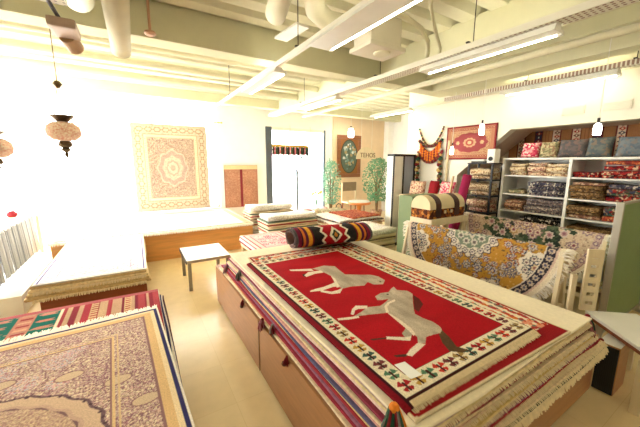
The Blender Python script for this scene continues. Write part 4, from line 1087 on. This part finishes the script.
# dome sign
t = empty('hanging_sign', 'cream dome shaped sign with dark letters hanging between picture and tree', 'sign', (4.70, 5.6, 1.66))
pts = [(4.41, 1.68), (5.01, 1.68)] + [(4.71 + .30 * math.cos(a), 1.70 + .255 * math.sin(a)) for a in np.linspace(0, PI, 15)]
MB().prism(pts, 'Y', 5.60, 5.615).build('board', M['palewood'], t, .003)
cu = bpy.data.curves.new('letters', 'FONT'); cu.body = 'TEHOS'; cu.size = .15; cu.extrude = .003; cu.align_x = 'CENTER'
tmp = bpy.data.objects.new('letters_curve', cu); COL.objects.link(tmp); bpy.context.view_layer.update()
me = bpy.data.meshes.new_from_object(tmp.evaluated_get(bpy.context.evaluated_depsgraph_get())); bpy.data.objects.remove(tmp)
me.transform(Matrix.Translation((4.75, 5.596, 1.72)) @ Matrix.Rotation(PI / 2, 4, 'X')); me.materials.clear()
o = link('lettering', me, plain('sign_brown', (118, 84, 60), 0.7), t)
for xx in (4.55, 4.87): MB().tube([(xx, 5.607, 1.90), (xx, 5.607, ZC)], .003, 5).build('cord', M['white'], t)
# chair, orange table, vase
def chair_far(x, y):
    t = empty('wooden_chair', 'beige wooden chair with a taupe upholstered backrest under the picture', 'chair', (x, y, 0))
    MB().box(x - .27, x + .27, y - .24, y + .24, .42, .47).build('seat', M['palewood'], t, .012)
    MB().box(x - .25, x + .25, y + .19, y + .23, .76, 1.02).build('backrest', plain('taupe_upholstery', (150, 128, 104), .9), t, .015)
    for sx in (-1, 1):
        MB().box(x + sx * .25 - .018, x + sx * .25 + .018, y + .20, y + .236, .47, 1.0).build('back_post', M['palewood'], t, .004)
        for sy in (-1, 1): MB().tube([(x + sx * .24, y + sy * .2, .42), (x + sx * .25, y + sy * .22, 0)], [.02, .014], 8).build('leg', M['darkoak'], t)
chair_far(5.42, 6.98)
t = empty('round_table', 'small round table with an orange top edge in front of the far chair', 'table', (4.85, 6.0, 0))
MB().lathe((4.85, 6.0, 0), [(.27, .54), (.30, .56), (.30, .60), (.27, .605)], 28).build('tabletop', M['terracotta'], t, smooth=False)
MB().lathe((4.85, 6.0, 0), [(.27, .606), (.27, .622)], 28).build('table_cover', M['whitelam'], t)
MB().lathe((4.85, 6.0, 0), [(.16, 0), (.16, .02), (.05, .06), (.04, .30), (.07, .50), (.12, .539)], 18).build('pedestal', M['terracotta'], t, smooth=True)
t = empty('side_table', 'small dark side table holding a glass vase by the entrance', 'table', (3.70, 6.28, 0))
MB().lathe((3.70, 6.28, 0), [(.30, .46), (.31, .48), (.30, .50)], 24).build('tabletop', M['darkoak'], t)
for a in (0.5, 2.6, 4.7): MB().tube([(3.70 + .2 * math.cos(a), 6.28 + .2 * math.sin(a), .46), (3.70 + .25 * math.cos(a), 6.28 + .25 * math.sin(a), 0)], .018, 8).build('leg', M['darkoak'], t)
t = empty('flower_vase', 'pale glass vase with yellow flowers on the small dark table', 'vase', (3.74, 6.28, .501))
MB().lathe((3.74, 6.28, .501), [(.06, 0), (.10, .06), (.11, .13), (.06, .2), (.08, .24)], 18).build('vase', M['clear'], t, smooth=True)
mb = MB(); rd = random.Random(4)
for i in range(9):
    a = i * .7; q = Vector((3.74 + .12 * math.cos(a), 6.28 + .10 * math.sin(a), .82 + .09 * rd.random())); mb.tube([(3.74, 6.28, .52), (3.74 + .04 * math.cos(a), 6.28 + .04 * math.sin(a), .72), q], .005, 5, mi=1); mb.ball(q, .03, n=8, m=6, mi=0 if i % 3 else 2)
mb.build('flowers', [plain('yellow_petals', (230, 190, 80), .8), M['leafd'], M['fringew']], t)
t = empty('shoulder_bag', 'black bag standing on the floor right of the small dark table', 'bag', (4.20, 6.0, 0))
MB().prism([(4.05, 0), (4.36, 0), (4.38, .32), (4.32, .44), (4.10, .44), (4.03, .32)], 'Y', 5.92, 6.08).build('body', M['black'], t, .03)
MB().tube([(4.12, 6.0, .44), (4.14, 6.0, .56), (4.21, 6.0, .60), (4.28, 6.0, .56), (4.30, 6.0, .44)], .012, 8).build('handle', M['black'], t)
# tall showcase
t = empty('glass_showcase', 'tall showcase with black frame, white door panel and grey glass', 'showcase', (4.37, 4.05, 0))
x0, x1, y0, y1, zt = 4.08, 4.66, 4.06, 4.24, 1.755; xm = 4.34
MB().box(x0 + .001, x1 - .001, y0 + .03, y1, .06, zt - .04).build('carcass', M['whitelam'], t)
MB().box(x0, x1, y0, y1, zt - .0395, zt).box(x0, x1, y0, y1, 0, .0595).box(x0, x0 + .0195, y0, y0 + .028, .06, zt - .04).box(x1 - .0195, x1, y0, y0 + .028, .06, zt - .04).box(x1 - .05, x1 - .02, y0, y0 + .028, .06, zt - .04).box(xm - .015, xm + .015, y0, y0 + .028, .06, zt - .04).build('frame', M['black'], t, .002)
MB().box(x0 + .021, xm - .017, y0 + .008, y0 + .028, .062, zt - .042).build('door_panel', M['white'], t)
MB().box(xm + .017, x1 - .052, y0 + .008, y0 + .02, .062, zt - .042).build('glass_door', plain('grey_blue_glass', (150, 156, 170), .12, 0, .03), t)
# wall carpet on the right wall
W, H = .86, .545
D = Design(W, H, .005, (172, 108, 92)); D.speckle([(196, 154, 120), (156, 86, 80), (184, 128, 104)], .6, cell=2)
D.frame(0, .012, (110, 34, 40)); D.frame(.012, .03, (150, 60, 60)); D.frame(.085, .093, (206, 170, 130)); D.frame(.03, .085, (186, 130, 100))
for i in range(18): D.flower(.06 + i * .044, .058, .018, [(150, 60, 60), (214, 180, 140)]); D.flower(.06 + i * .044, H - .058, .018, [(150, 60, 60), (214, 180, 140)])
fld = (D.u > .1) & (D.u < W - .1) & (D.v > .1) & (D.v < H - .1); D.mask(fld, (196, 156, 116)); D.speckle([(170, 110, 90), (206, 170, 130)], .5, fld, k=3, cell=2)
D.disc(W / 2, H / 2, .30, (160, 78, 80), .155, 12, .04); D.disc(W / 2, H / 2, .11, (206, 166, 130), .075, 10, .06); D.disc(W / 2, H / 2, .07, (176, 90, 80), .05); D.disc(W / 2, H / 2, .035, (222, 190, 150), .026)
for sx in (-.21, .21): D.disc(W / 2 + sx, H / 2, .03, (214, 180, 136), .03, 6, .2)
o = sheet('wall_carpet', np.stack([XR - .02 + 0 * D.u, 3.44 - D.u, 1.655 + D.v], -1), D.c, .012, PILE)
tag(o, 'red medallion carpet hanging flat on the right wall', 'carpet')
# bead garland on the right wall
t = empty('bead_garland', 'orange, red and white bead and tassel garland hung in swags on the right wall', 'garland', (4.66, 3.77, 1.2))
def swag(name, ya, yb, zt, drop, n, r, mats, xoff=0, sharp=1.0):
    mb = MB()
    for i in range(n):
        f = i / (n - 1); yy = ya + (yb - ya) * f; zz_ = zt - drop * (1 - abs(2 * f - 1) ** (2.2 * sharp))
        mb.ball((4.68 - xoff, yy, zz_), r, n=8, m=6, mi=i % len(mats))
    mb.build(name, mats, t)
TH = M['thread']
swag('upper_strand', 4.03, 3.50, 2.22, .31, 40, .019, [TH[2], M['gold'], TH[0], M['trunk']])
swag('second_strand', 4.01, 3.52, 2.0, .10, 26, .028, [TH[0], TH[2], TH[0], M['hang']])
mb = MB()
for i in range(60):
    f = (i % 15) / 14; row = i // 15; yy = 3.97 - .41 * f; mb.ball((4.675, yy, 1.94 - .045 * row - .16 * (1 - abs(2 * f - 1) ** 2)), .03, n=8, m=6, mi=(i + row) % 4)
mb.build('orange_tassel_panel', [TH[1], plain('thread_rust', (186, 76, 36), .9), TH[1], TH[0]], t)
swag('white_strand', 4.0, 3.53, 1.83, .13, 26, .024, [M['fringe'], M['fringew']])
swag('lower_strand', 4.03, 3.50, 1.80, .19, 28, .028, [TH[0], M['trunk'], TH[0]])
for k, yy in enumerate((4.02, 3.52)):
    mb = MB().tube([(4.67, yy, 1.76), (4.67, yy + .02, 1.08)], .006, 6)
    for i in range(20): mb.ball((4.668, yy + .02 * math.sin(i * 1.7), 1.74 - i * .034), .026 + .008 * (i % 3), n=8, m=6, mi=i % 4)
    mb.build('side_drop', [M['gold'], TH[0], TH[2], M['trunk']], t)
MB().tube([(4.69, 3.38, 1.98), (4.69, 3.38 + .02, 1.1)], .02, 8).build('braid', M['fringe'], t)
# low sideboard with cushions
t = empty('sideboard', 'cream sideboard against the right wall carrying cushions', 'sideboard', (4.42, 3.45, 0))
MB().box(4.17, 4.66, 2.92, 3.98, .05, 1.02).box(4.2, 4.62, 2.96, 3.94, 0, .05).build('carcass', M['palewood'], t, .004)
for i in range(2):
    d = MB().box(4.152, 4.169, 2.93 + i * .53, 2.93 + .51 + i * .53, .07, 1.0).build('door', M['palewood'], t, .003)
    MB().ball((4.140, 3.40 + i * .11, .62), .0125).build('knob', M['steel'], d)
cushion('cushion', .34, .26, .14, FL['rose'], 'cream cushion with a red medallion below the bead garland', (4.34, 3.73, 1.0215), -PI / 2, -.2, 'cushions on the sideboard')
cushion('cushion', .18, .28, .12, M['red'], 'plain dark red cushion between two patterned ones on the sideboard', (4.36, 3.40, 1.0215), -PI / 2, -.2, 'cushions on the sideboard')
cushion('cushion', .30, .28, .12, FL['pinkp'], 'pink and white figured cushion on the sideboard below the wall carpet', (4.36, 3.12, 1.0215), -PI / 2, -.2, 'cushions on the sideboard')

# ================================================================ right: shelf wall
t = empty('bookshelf', 'white open shelving filled with folded carpets in the niche', 'shelf', (4.8, 1.6, 0))
yn_, yf_ = .80, 2.40; xf, xb = 4.60, 5.0
S_Z = [.10, .44, .70, .925, 1.165, 1.43]
for yy in (2.38, 1.585, .80): MB().box(xf, xb, yy - .016, yy + .016, 0, 1.645).build('upright', M['whitelam'], t, .002)
MB().box(xf - .005, xb, yn_ - .016, 2.396, 1.6455, 1.672).build('top_board', M['whitelam'], t, .002)
for (ya, yb) in ((1.602, 2.363), (.817, 1.568)):
    for z in S_Z: MB().box(xf + .005, xb, ya, yb, z - .018, z).build('shelf_board', M['whitelam'], t, .002)
MB().box(xb + .0005, xb + .012, yn_, 2.396, 0, 1.67).build('back_panel', M['whitelam'], t)
RX_ = -PI / 2
def sp(yc, z, items, where, seed, x=4.79):
    return pile(x, yc, RX_, z, items, 'folded carpets on the white shelves', where, seed=seed)
U = lambda w_, h_, n, m_, d_, dd=.34: (w_, dd, h_, n + (2 if h_ > .12 else 1 if h_ > .07 else 0), m_, d_)
sp(2.19, 1.43, [U(.20, .17, 2, 'cream', 'cream')], 'on the top shelf at its left end', 11)
sp(1.955, 1.43, [U(.21, .18, 2, 'rose', 'tan and cream')], 'on the top shelf, second from the left', 12)
sp(1.725, 1.43, [U(.22, .165, 2, 'cream', 'pale floral')], 'on the top shelf, left of the middle upright', 13)
sp(1.83, 1.165, [U(.40, .09, 2, 'navy', 'white and navy'), U(.40, .10, 2, 'navy', 'navy')], 'on the second shelf of the left bay', 14)
sp(2.21, 1.165, [U(.22, .06, 1, 'greenp', 'thin pale green')], 'on the second shelf beside the left upright', 15)
sp(2.20, .925, [U(.24, .15, 2, 'tan', 'tan')], 'on the third shelf beside the left upright', 16)
sp(1.84, .925, [U(.42, .10, 2, 'grey', 'grey'), U(.42, .09, 1, 'grey', 'dark grey figured')], 'on the third shelf of the left bay', 17)
sp(1.88, .70, [U(.46, .07, 1, 'black', 'grey-black'), U(.44, .09, 2, 'black', 'black and white')], 'on the fourth shelf of the left bay', 18)
sp(1.90, .44, [U(.5, .18, 3, 'rose', 'rose')], 'on the fifth shelf of the left bay', 19)
sp(1.43, 1.43, [U(.26, .07, 2, 'redm', 'low red')], 'on the top shelf right of the middle upright', 20)
sp(1.06, 1.43, [U(.44, .09, 2, 'redm', 'red and white'), U(.44, .06, 1, 'redm', 'red'), U(.40, .055, 1, 'brick', 'brick orange')], 'on the top shelf at the right end', 21)
sp(1.40, 1.165, [U(.32, .09, 2, 'brown', 'olive brown'), U(.32, .08, 2, 'brown', 'brown'), U(.30, .04, 1, 'tan', 'rosy')], 'on the second shelf right of the middle upright', 22)
sp(1.03, 1.165, [U(.38, .07, 1, 'redm', 'red'), U(.38, .08, 2, 'mixed', 'dark mixed'), U(.36, .05, 1, 'navy', 'navy')], 'on the second shelf at the right end', 23)
sp(1.40, .925, [U(.32, .05, 1, 'tan', 'tan'), U(.32, .11, 2, 'brown', 'brown striped')], 'on the third shelf right of the middle upright', 24)
sp(1.03, .925, [U(.38, .07, 1, 'brick', 'brick'), U(.38, .10, 2, 'mixed', 'dark red mixed')], 'on the third shelf at the right end', 25)
sp(1.30, .70, [U(.5, .12, 2, 'brown', 'brown')], 'on the fourth shelf of the right bay', 26)
sp(1.30, .44, [U(.5, .16, 2, 'mixed', 'mixed')], 'on the fifth shelf of the right bay', 27)
cg = 'cushions on top of the white shelves'
for (yc, w_, h_, mk, lab) in ((2.10, .225, .215, 'pinkp', 'pink figured cushion at the left end of the shelf top'), (1.88, .215, .215, 'greenp', 'sage floral cushion second from the left on the shelf top'),
                              (1.625, .31, .235, 'greyp', 'charcoal cushion in the middle of the shelf top'), (1.37, .245, .245, 'bluegreyp', 'grey-green cushion right of the charcoal one'), (1.03, .39, .235, 'bluep', 'slate blue cushion at the right end of the shelf top')):
    cushion('cushion', w_, h_, .12, FL[mk], lab, (4.70, yc, 1.673), -PI / 2, -.25, cg)
# kilim on the niche wall
W, H = 2.15, .62
D = Design(W, H, .008, (150, 104, 66))
x = 0; i = 0
while x < W:
    w1 = .125; D.rect(x, x + w1, 0, H, [(158, 108, 70), (142, 98, 62)][i % 2])
    for k in range(3): D.rect(x + k * .04, x + k * .04 + .004, 0, H, (124, 84, 54))
    w2 = .11; a = x + w1; D.rect(a, a + w2, 0, H, (96, 36, 36)); D.rect(a + .012, a + w2 - .012, 0, H, [(206, 180, 150), (70, 56, 70), (214, 190, 160)][i % 3])
    for j in range(12):
        yy = .03 + j * .055; c1 = [(150, 40, 40), (60, 60, 80), (170, 60, 50), (90, 40, 40)][(i + j) % 4]
        D.poly([(a + .06, yy - .026), (a + .10, yy), (a + .06, yy + .026), (a + .02, yy)], c1); D.disc(a + .06, yy, .01, (226, 206, 170))
    x += w1 + w2; i += 1
D.mottled(.1)
o = sheet('kilim_hanging', np.stack([5.37 + 0 * D.u, 2.72 - D.u, 1.52 + D.v], -1), D.c, .010, PILE)
tag(o, 'brown kilim with patterned vertical bands hanging on the niche wall above the cushions', 'kilim')

# black rack left of the shelves
t = empty('metal_rack', 'black metal rack with folded floral carpets left of the white shelves', 'rack', (4.62, 2.61, 0))
x0, x1, y0, y1 = 4.42, 4.68, 2.44, 2.80
for xx in (x0, x1):
    for yy in (y0, y1): MB().box(xx - .012, xx + .012, yy - .012, yy + .012, 0, 1.58).build('post', M['black'], t)
RZ_ = [.12, .48, .86, 1.115, 1.355, 1.60]
for z in RZ_: MB().box(x0 - .02, x1 + .02, y0 - .02, y1 + .02, z - .018, z).build('shelf_plate', M['black'], t, .003)
for k, (z, h_, mk, nm) in enumerate(((.86, .20, 'rose', 'rose'), (1.115, .19, 'cream', 'cream'), (1.355, .17, 'cream', 'cream and pink'), (.48, .22, 'grey', 'grey'))):
    pile(4.55, 2.62, RX_, z, [(.31, .26, h_, 3, mk, nm)], 'folded carpets on the black rack', 'on the black rack, ' + ('third shelf from the top', 'second shelf from the top', 'uppermost shelf', 'lowest filled shelf')[k], seed=40 + k)
t = empty('receipt_printer', 'flat black and white device on top of the black rack', 'device', (4.56, 2.66, 1.601))
MB().box(4.46, 4.68, 2.57, 2.80, 1.601, 1.625).build('base', M['black'], t, .005)
MB().box(4.45, 4.67, 2.60, 2.79, 1.6255, 1.655).build('body', M['white'], t, .006)
t = empty('loudspeaker', 'small white loudspeaker standing on the black rack beside the shelves', 'speaker', (4.5, 2.49, 1.601))
MB().box(4.42, 4.56, 2.425, 2.535, 1.601, 1.80).build('cabinet', M['white'], t, .008)
MB().tube([(4.421, 2.48, 1.66), (4.413, 2.48, 1.66)], .032, 18).build('cone', M['black'], t)
# rolled magenta carpet leaning beside a pole
o = tag(MB().tube([(3.92, 2.78, .02), (4.10, 2.74, .75), (4.24, 2.70, 1.42)], [.07, .072, .06], 18).build('rolled_cloth', M['magenta'], None, smooth=True), 'magenta cloth roll leaning left of the black rack', 'cloth roll')
tag(MB().beam((4.0, 2.98, .0), (4.13, 2.86, 1.40), .035, .02).build('wooden_pole', M['pine'], None, .003), 'pale wooden pole leaning left of the magenta roll', 'pole')

# ================================================================ racks with draped round carpets
def rack_draped(A, B, zr, R, paint, lab_rack, lab_rug, name, back, tilt=.16, seed=0):
    A, B = Vector(A), Vector(B); dv = (B - A); L = dv.length; dv.normalize(); sd = Vector((dv.y, -dv.x, 0))   # towards -X
    if sd.x > 0: sd = -sd
    t = empty('trestle_rack', lab_rack, 'rack', ((A.x + B.x) / 2, (A.y + B.y) / 2, 0), 'wooden trestle racks with draped carpets')
    def P3(f, s, z): q = A + dv * (f * L) + sd * s; return (q.x, q.y, z)
    MB().beam(P3(-.03, 0, zr - .03), P3(1.03, 0, zr - .03), .05, .045).build('rail', M['palewood'], t, .004)
    for f in (.015, .985):
        for s in (-1, 1): MB().beam(P3(f, s * .03, zr - .055), P3(f, s * .22, .0), .05, .03).build('leg', M['palewood'], t, .004)
        MB().beam(P3(f, -.13, .38), P3(f, .13, .38), .035, .02, up=(0, 0, 1)).build('crossbar', M['palewood'], t)
    for s in (-1, 1): MB().beam(P3(.03, s * .165, .26), P3(.97, s * .165, .26), .02, .04).build('stretcher', M['palewood'], t)
    S_ = 2 * R; D = Design(S_, S_, .0075, (200, 150, 60)); paint(D, R)
    cu_, cv_ = D.u - R, D.v - R; dist = np.hypot(cu_, cv_); mask = dist <= R
    def mapp(u, v):
        d = np.abs(v); sg = -np.sign(v)            # v<0 hangs on the -X side
        prof = .04 * np.minimum(1, d / .05) + np.maximum(0, d - .05) * math.sin(tilt)
        fold_ = .012 * np.sin(u * 9 + seed) * np.minimum(1, d / .4)
        z = zr + .012 - np.where(d < .05, .25 * d, .0125 + (d - .05) * math.cos(tilt))
        q = prof + fold_; uu = u / (2 * R) + .5
        f_ = uu
        x = A.x + dv.x * f_ * L + sd.x * sg * q; y = A.y + dv.y * f_ * L + sd.y * sg * q
        return x, y, z
    X, Y, Z = mapp(cu_, cv_)
    o = sheet(name, np.stack([X, Y, Z], -1), D.c, .010, PILE, mask=mask, back=back)
    tag(o, lab_rug, 'carpet')
    mb = MB(); rd = random.Random(seed)
    for i in range(420):
        a = 2 * PI * i / 420 + rd.uniform(-.004, .004); w_ = .009
        def pt(r_, a_): 
            x, y, z = mapp(np.array(r_ * math.cos(a_)), np.array(r_ * math.sin(a_))); return Vector((float(x), float(y), float(z)))
        p0 = pt(R - .012, a); p1 = pt(R + .025, a + rd.uniform(-.02, .02)); p2 = pt(R + .055, a + rd.uniform(-.03, .03)) - Vector((0, 0, .012))
        mb.tube([p0, p1, p2], [w_ * .55, w_ * .55, w_ * .3], 4)
    mb.build('fringe', M['fringew'], o)
def p_gold(D, R):
    gold = (192, 142, 62); D.rect(0, 9, 0, 9, gold); D.mottled(.10, 12)
    rr = random.Random(21)
    d = np.hypot(D.u - R, D.v - R)
    for i in range(230):
        a, q = rr.uniform(0, 6.28), math.sqrt(rr.random()) * (R - .2)
        x, y = R + q * math.cos(a), R + q * math.sin(a); k = rr.random()
        D.flower(x, y, rr.uniform(.02, .05), [rr.choice([(92, 92, 108), (150, 120, 84), (80, 76, 84), (160, 84, 50)]), rr.choice([(206, 196, 180), (190, 170, 140)]), rr.choice([(96, 84, 110), (70, 74, 96)]), (222, 200, 160)])
    D.speckle([(160, 112, 52), (214, 172, 96), (120, 96, 60)], .10, k=9, cell=2)
    for i in range(8):   # corner scallops
        a = PI / 8 + i * PI / 4; x, y = R + (R - .15) * math.cos(a), R + (R - .15) * math.sin(a)
        D.disc(x, y, .135, (232, 222, 200), petals=9, amp=.08)
        for j in range(7):
            b = j * .9; D.flower(x + .08 * math.cos(b), y + .08 * math.sin(b), .032, [(84, 84, 92), (226, 214, 190), (120, 90, 96)])
        D.flower(x, y, .045, [(70, 76, 92), (214, 190, 150), (150, 100, 90)])
    D.disc(R, R, .27, (70, 64, 62), petals=16, amp=.07); D.disc(R, R, .26, (226, 216, 194), petals=16, amp=.07)
    for j in range(18): b = j * 2 * PI / 18; D.flower(R + .225 * math.cos(b), R + .225 * math.sin(b), .032, [(90, 84, 88), (232, 222, 204), (110, 100, 110)])
    D.disc(R, R, .185, (120, 132, 112), petals=12, amp=.05)
    for j in range(10): b = j * 2 * PI / 10; D.flower(R + .13 * math.cos(b), R + .13 * math.sin(b), .034, [(206, 200, 180), (110, 100, 96)])
    D.flower(R, R, .08, [(206, 198, 176), (96, 96, 104), (200, 170, 120)])
    D.mask(d > R - .145, (226, 214, 190)); D.mask(d > R - .135, (52, 50, 64))
    for j in range(64): b = j * 2 * PI / 64; D.flower(R + (R - .10) * math.cos(b), R + (R - .10) * math.sin(b), .024, [(206, 186, 160), (90, 90, 110)])
    D.mask(d > R - .065, (214, 184, 164)); D.mask(d > R - .05, (232, 218, 190)); D.mask(d > R - .02, (240, 228, 204))
def p_floral(D, R):
    D.rect(0, 9, 0, 9, (214, 190, 160)); D.mottled(.08, 10); rr = random.Random(33); d = np.hypot(D.u - R, D.v - R)
    D.speckle([(196, 160, 140), (226, 206, 176), (180, 150, 130)], .3, cell=2)
    for i in range(260):
        a = rr.uniform(0, 6.28); q = rr.gauss(.36, .07); D.disc(R + q * math.cos(a), R + q * math.sin(a), rr.uniform(.02, .045), rr.choice([(62, 76, 60), (78, 92, 72), (56, 64, 56), (98, 108, 86)]), petals=5, amp=.25, rot=a)
    for i in range(26):
        a = i * 2 * PI / 26; q = .36 + .06 * math.sin(i * 2.3); D.flower(R + q * math.cos(a), R + q * math.sin(a), .04, [(216, 200, 184), (184, 142, 142), (146, 100, 108)])
    for i in range(120):
        a = rr.uniform(0, 6.28); q = rr.choice((rr.uniform(0, .24), rr.uniform(.47, R - .1))); D.flower(R + q * math.cos(a), R + q * math.sin(a), rr.uniform(.025, .05), [rr.choice([(150, 122, 132), (166, 130, 126), (126, 100, 114), (190, 152, 104)]), (226, 204, 176), (140, 80, 96)])
    D.mask(d > R - .10, (206, 176, 160))
    for j in range(60): b = j * 2 * PI / 60; D.flower(R + (R - .075) * math.cos(b), R + (R - .075) * math.sin(b), .024, [(140, 110, 130), (226, 206, 176)])
    D.mask(d > R - .05, (170, 130, 130)); D.mask(d > R - .04, (236, 222, 196))
rack_draped((2.785, 2.48, 0), (2.98, .955, 0), .89, .78, p_gold, 'cream wooden trestle rack carrying the round gold carpet', 'round gold carpet with a grey-green medallion draped over the nearer trestle', 'round_carpet', (196, 176, 140), seed=1)
rack_draped((4.02, 2.50, 0), (3.96, .95, 0), .89, .76, p_floral, 'cream wooden trestle rack carrying the round rose carpet', 'round rose floral carpet with a dark green wreath draped over the farther trestle', 'round_carpet', (150, 116, 84), seed=2)

# green cabinet, trunk
t = empty('green_cabinet', 'narrow dark green cabinet standing behind the far end of the gold carpet', 'cabinet', (3.42, 2.87, 0))
MB().box(3.12, 3.74, 2.74, 2.98, 0, 1.15).build('carcass', M['greenbox'], t, .006)
d = MB().box(3.15, 3.71, 2.728, 2.7395, .04, 1.11).build('door', M['greenbox'], t, .004)
MB().box(3.66, 3.68, 2.712, 2.728, .55, .70).build('handle', M['steel'], d, .003)
t = empty('wooden_stand', 'cream wooden stand under the striped trunk', 'stand', (3.40, 2.5, 0))
MB().box(3.05, 3.80, 2.36, 2.70, .82, .90).build('tabletop', M['palewood'], t, .005)
for xx in (3.09, 3.76):
    for yy in (2.40, 2.66): MB().box(xx - .02, xx + .02, yy - .02, yy + .02, 0, .82).build('leg', M['palewood'], t)
t = empty('trunk', 'barrel topped trunk in cream cloth with two dark brown straps', 'trunk', (3.42, 2.53, .9005))
x0, x1, y0, y1, z0 = 3.06, 3.76, 2.40, 2.70, .9008
def arch(e): return [(y0 - e, z0 + .12)] + [((y0 + y1) / 2 - ((y1 - y0) / 2 + e) * math.cos(a), z0 + .15 + (.14 + e) * math.sin(a)) for a in np.linspace(.05, PI - .05, 14)] + [(y1 + e, z0 + .12)]
MB().box(x0, x1, y0, y1, z0, z0 + .119).build('chest_body', floral('brown_amber_weave', [(110, 66, 40), (150, 84, 40), (90, 52, 36), (196, 130, 60), (80, 46, 34)], 20), t, .006)
MB().prism(arch(0), 'X', x0, x1).build('lid', plain('cream_felt', (226, 208, 168), .9, var=.06), t)
for xa in (3.17, 3.54):
    MB().prism(arch(.006), 'X', xa, xa + .10).box(xa, xa + .10, y0 - .008, y0 - .0005, z0 + .02, z0 + .12).build('strap', plain('dark_brown_leather', (70, 42, 34), .5), t)
for xa in (3.33, 3.46): MB().box(xa, xa + .035, y0 - .012, y0 - .0005, z0 + .06, z0 + .10).build('clasp', M['fringe'], t, .003)

# yellow cloth by the shelves foot
o = slab_rug('yellow_cloth', 4.27, 4.51, .95, 2.2, .741, .03, plain('mustard_cloth', (206, 174, 96), .9, var=.1), k=77, wav=.02)
tag(o, 'mustard yellow cloth lying on the narrow table before the shelves', 'cloth')
t = empty('narrow_table', 'narrow wooden table between the rose carpet and the shelves', 'table', (4.27, 1.55, 0))
MB().box(4.28, 4.50, .95, 2.2, .70, .74).build('tabletop', M['pine'], t, .004)
for xx, yy in ((4.31, 1.0), (4.47, 1.0), (4.31, 2.15), (4.47, 2.15)): MB().box(xx - .02, xx + .02, yy - .02, yy + .02, 0, .70).build('leg', M['pine'], t)

# green board on the right
t = empty('green_board', 'free standing green board with an aluminium edge at the right', 'board', (4.0, .8, 0))
MB().box(3.45, 4.56, .79, .81, .10, 1.255).build('panel', M['green'], t)
for xx in (3.415, 4.561): MB().box(xx, xx + .03, .775, .825, 0, 1.28).build('upright', M['alum'], t, .003)
for z in (1.2555, .08): MB().box(3.45, 4.56, .785, .815, z, z + .0195).build('edge_rail', M['alum'], t, .002)
for xx in (3.43, 4.575): MB().box(xx - .018, xx + .018, .62, .774, .0, .03).box(xx - .018, xx + .018, .826, .9, .0, .03).build('foot', M['alum'], t)

# white slotted chair
t = empty('slatted_chair', 'cream wooden chair with a slotted splat at the right edge', 'chair', (2.97, .53, 0))
Av, Bv, Cv, Dv = Vector((2.96, .79, 0)), Vector((2.60, .37, 0)), Vector((2.87, .14, 0)), Vector((3.23, .56, 0))
MB().prism([(p.x, p.y) for p in (Av, Bv, Cv, Dv)], 'Z', .425, .45).build('seat', M['whitelam'], t, .006)
MB().prism([(p.x * .9 + .1 * 2.915, p.y * .9 + .1 * .465) for p in (Av, Bv, Cv, Dv)], 'Z', .39, .4245).build('apron', M['darkoak'], t)
for p in (Bv, Cv, Dv, Av):
    q = p.lerp(Vector((2.915, .465, 0)), .12); MB().beam((q.x, q.y, .374), (q.x, q.y, 0), .05, .05).build('leg', M['palewood'], t, .004)
e = (Dv - Av).normalized(); c0 = Av - e * .045
nrm = Vector((-e.y, e.x, 0))
mb = MB()
def bar(s0, s1, za, zb_): 
    a = c0 + e * s0; b = c0 + e * s1; mb.beam((((a + b) / 2).x, ((a + b) / 2).y, za), (((a + b) / 2).x, ((a + b) / 2).y, zb_), s1 - s0, .02, up=nrm)
bar(0, .03, .452, .95); bar(.08, .11, .452, .95)
for k in range(6): bar(.03, .08, .452 + k * .075, .452 + k * .075 + .048)
bar(.03, .08, .452 + 6 * .075 - .02, .95)
mb.build('slotted_splat', M['palewood'], t)
a = c0 - e * .07; MB().beam((a.x, a.y, 0), (a.x, a.y, .74), .035, .03, up=nrm).build('back_post', M['palewood'], t)
# speaker box on the floor
t = empty('floor_speaker', 'small brown speaker box with black front on the floor beside the chair', 'speaker', (2.78, .63, 0))
MB().box(2.70, 2.93, .505, .62, 0, .36).build('cabinet', M['oak'], t, .004)
MB().box(2.685, 2.6995, .508, .617, .008, .352).build('grille', M['grille'], t, .003)
MB().box(2.701, 2.929, .506, .619, .3605, .367).build('top_panel', M['whitelam'], t)
# ================================================================ light and camera
w = bpy.data.worlds.new('daylight'); SC.world = w; w.use_nodes = True
bg = w.node_tree.nodes['Background']; bg.inputs['Color'].default_value = (1.0, 0.99, 0.96, 1); bg.inputs['Strength'].default_value = 13.0
def portal(name, loc, rot, sx, sy):
    l = bpy.data.lights.new(name, 'AREA'); l.shape = 'RECTANGLE'; l.size = sx; l.size_y = sy; l.cycles.is_portal = True
    o = bpy.data.objects.new(name, l); COL.objects.link(o); o.location = loc; o.rotation_euler = rot
portal('portal_far', (-.29, YF + .15, 1.68), (-PI / 2, 0, 0), 4.0, 2.36)
portal('portal_door', (3.85, YF + .15, 1.26), (-PI / 2, 0, 0), 1.8, 2.48)
portal('portal_left', (XL - .16, 5.9, 1.65), (0, -PI / 2, 0), 2.3, 2.8)

cam = bpy.data.cameras.new('camera'); co = bpy.data.objects.new('camera', cam); COL.objects.link(co)
yw, pt, rl, F = math.radians(31.4436), math.radians(9.724), math.radians(.2431), 299.05
f = Vector((math.sin(yw) * math.cos(pt), math.cos(yw) * math.cos(pt), -math.sin(pt)))
rt = Vector((math.cos(yw), -math.sin(yw), 0)); up = rt.cross(f)
a = rt * math.cos(rl) + up * math.sin(rl); u = -rt * math.sin(rl) + up * math.cos(rl)
m = Matrix((a, u, -f)).transposed().to_4x4(); m.translation = (0, 0, 1.6); co.matrix_world = m
cam.sensor_width = 36; cam.sensor_fit = 'HORIZONTAL'; cam.lens = F * 36 / 640; cam.clip_start = .02; cam.clip_end = 200
SC.camera = co
vs = SC.view_settings
SC.display_settings.display_device = 'sRGB'
vs.view_transform = 'Standard'; vs.look = 'None'; vs.gamma = 1; vs.use_curve_mapping = False; vs.exposure = 0.6
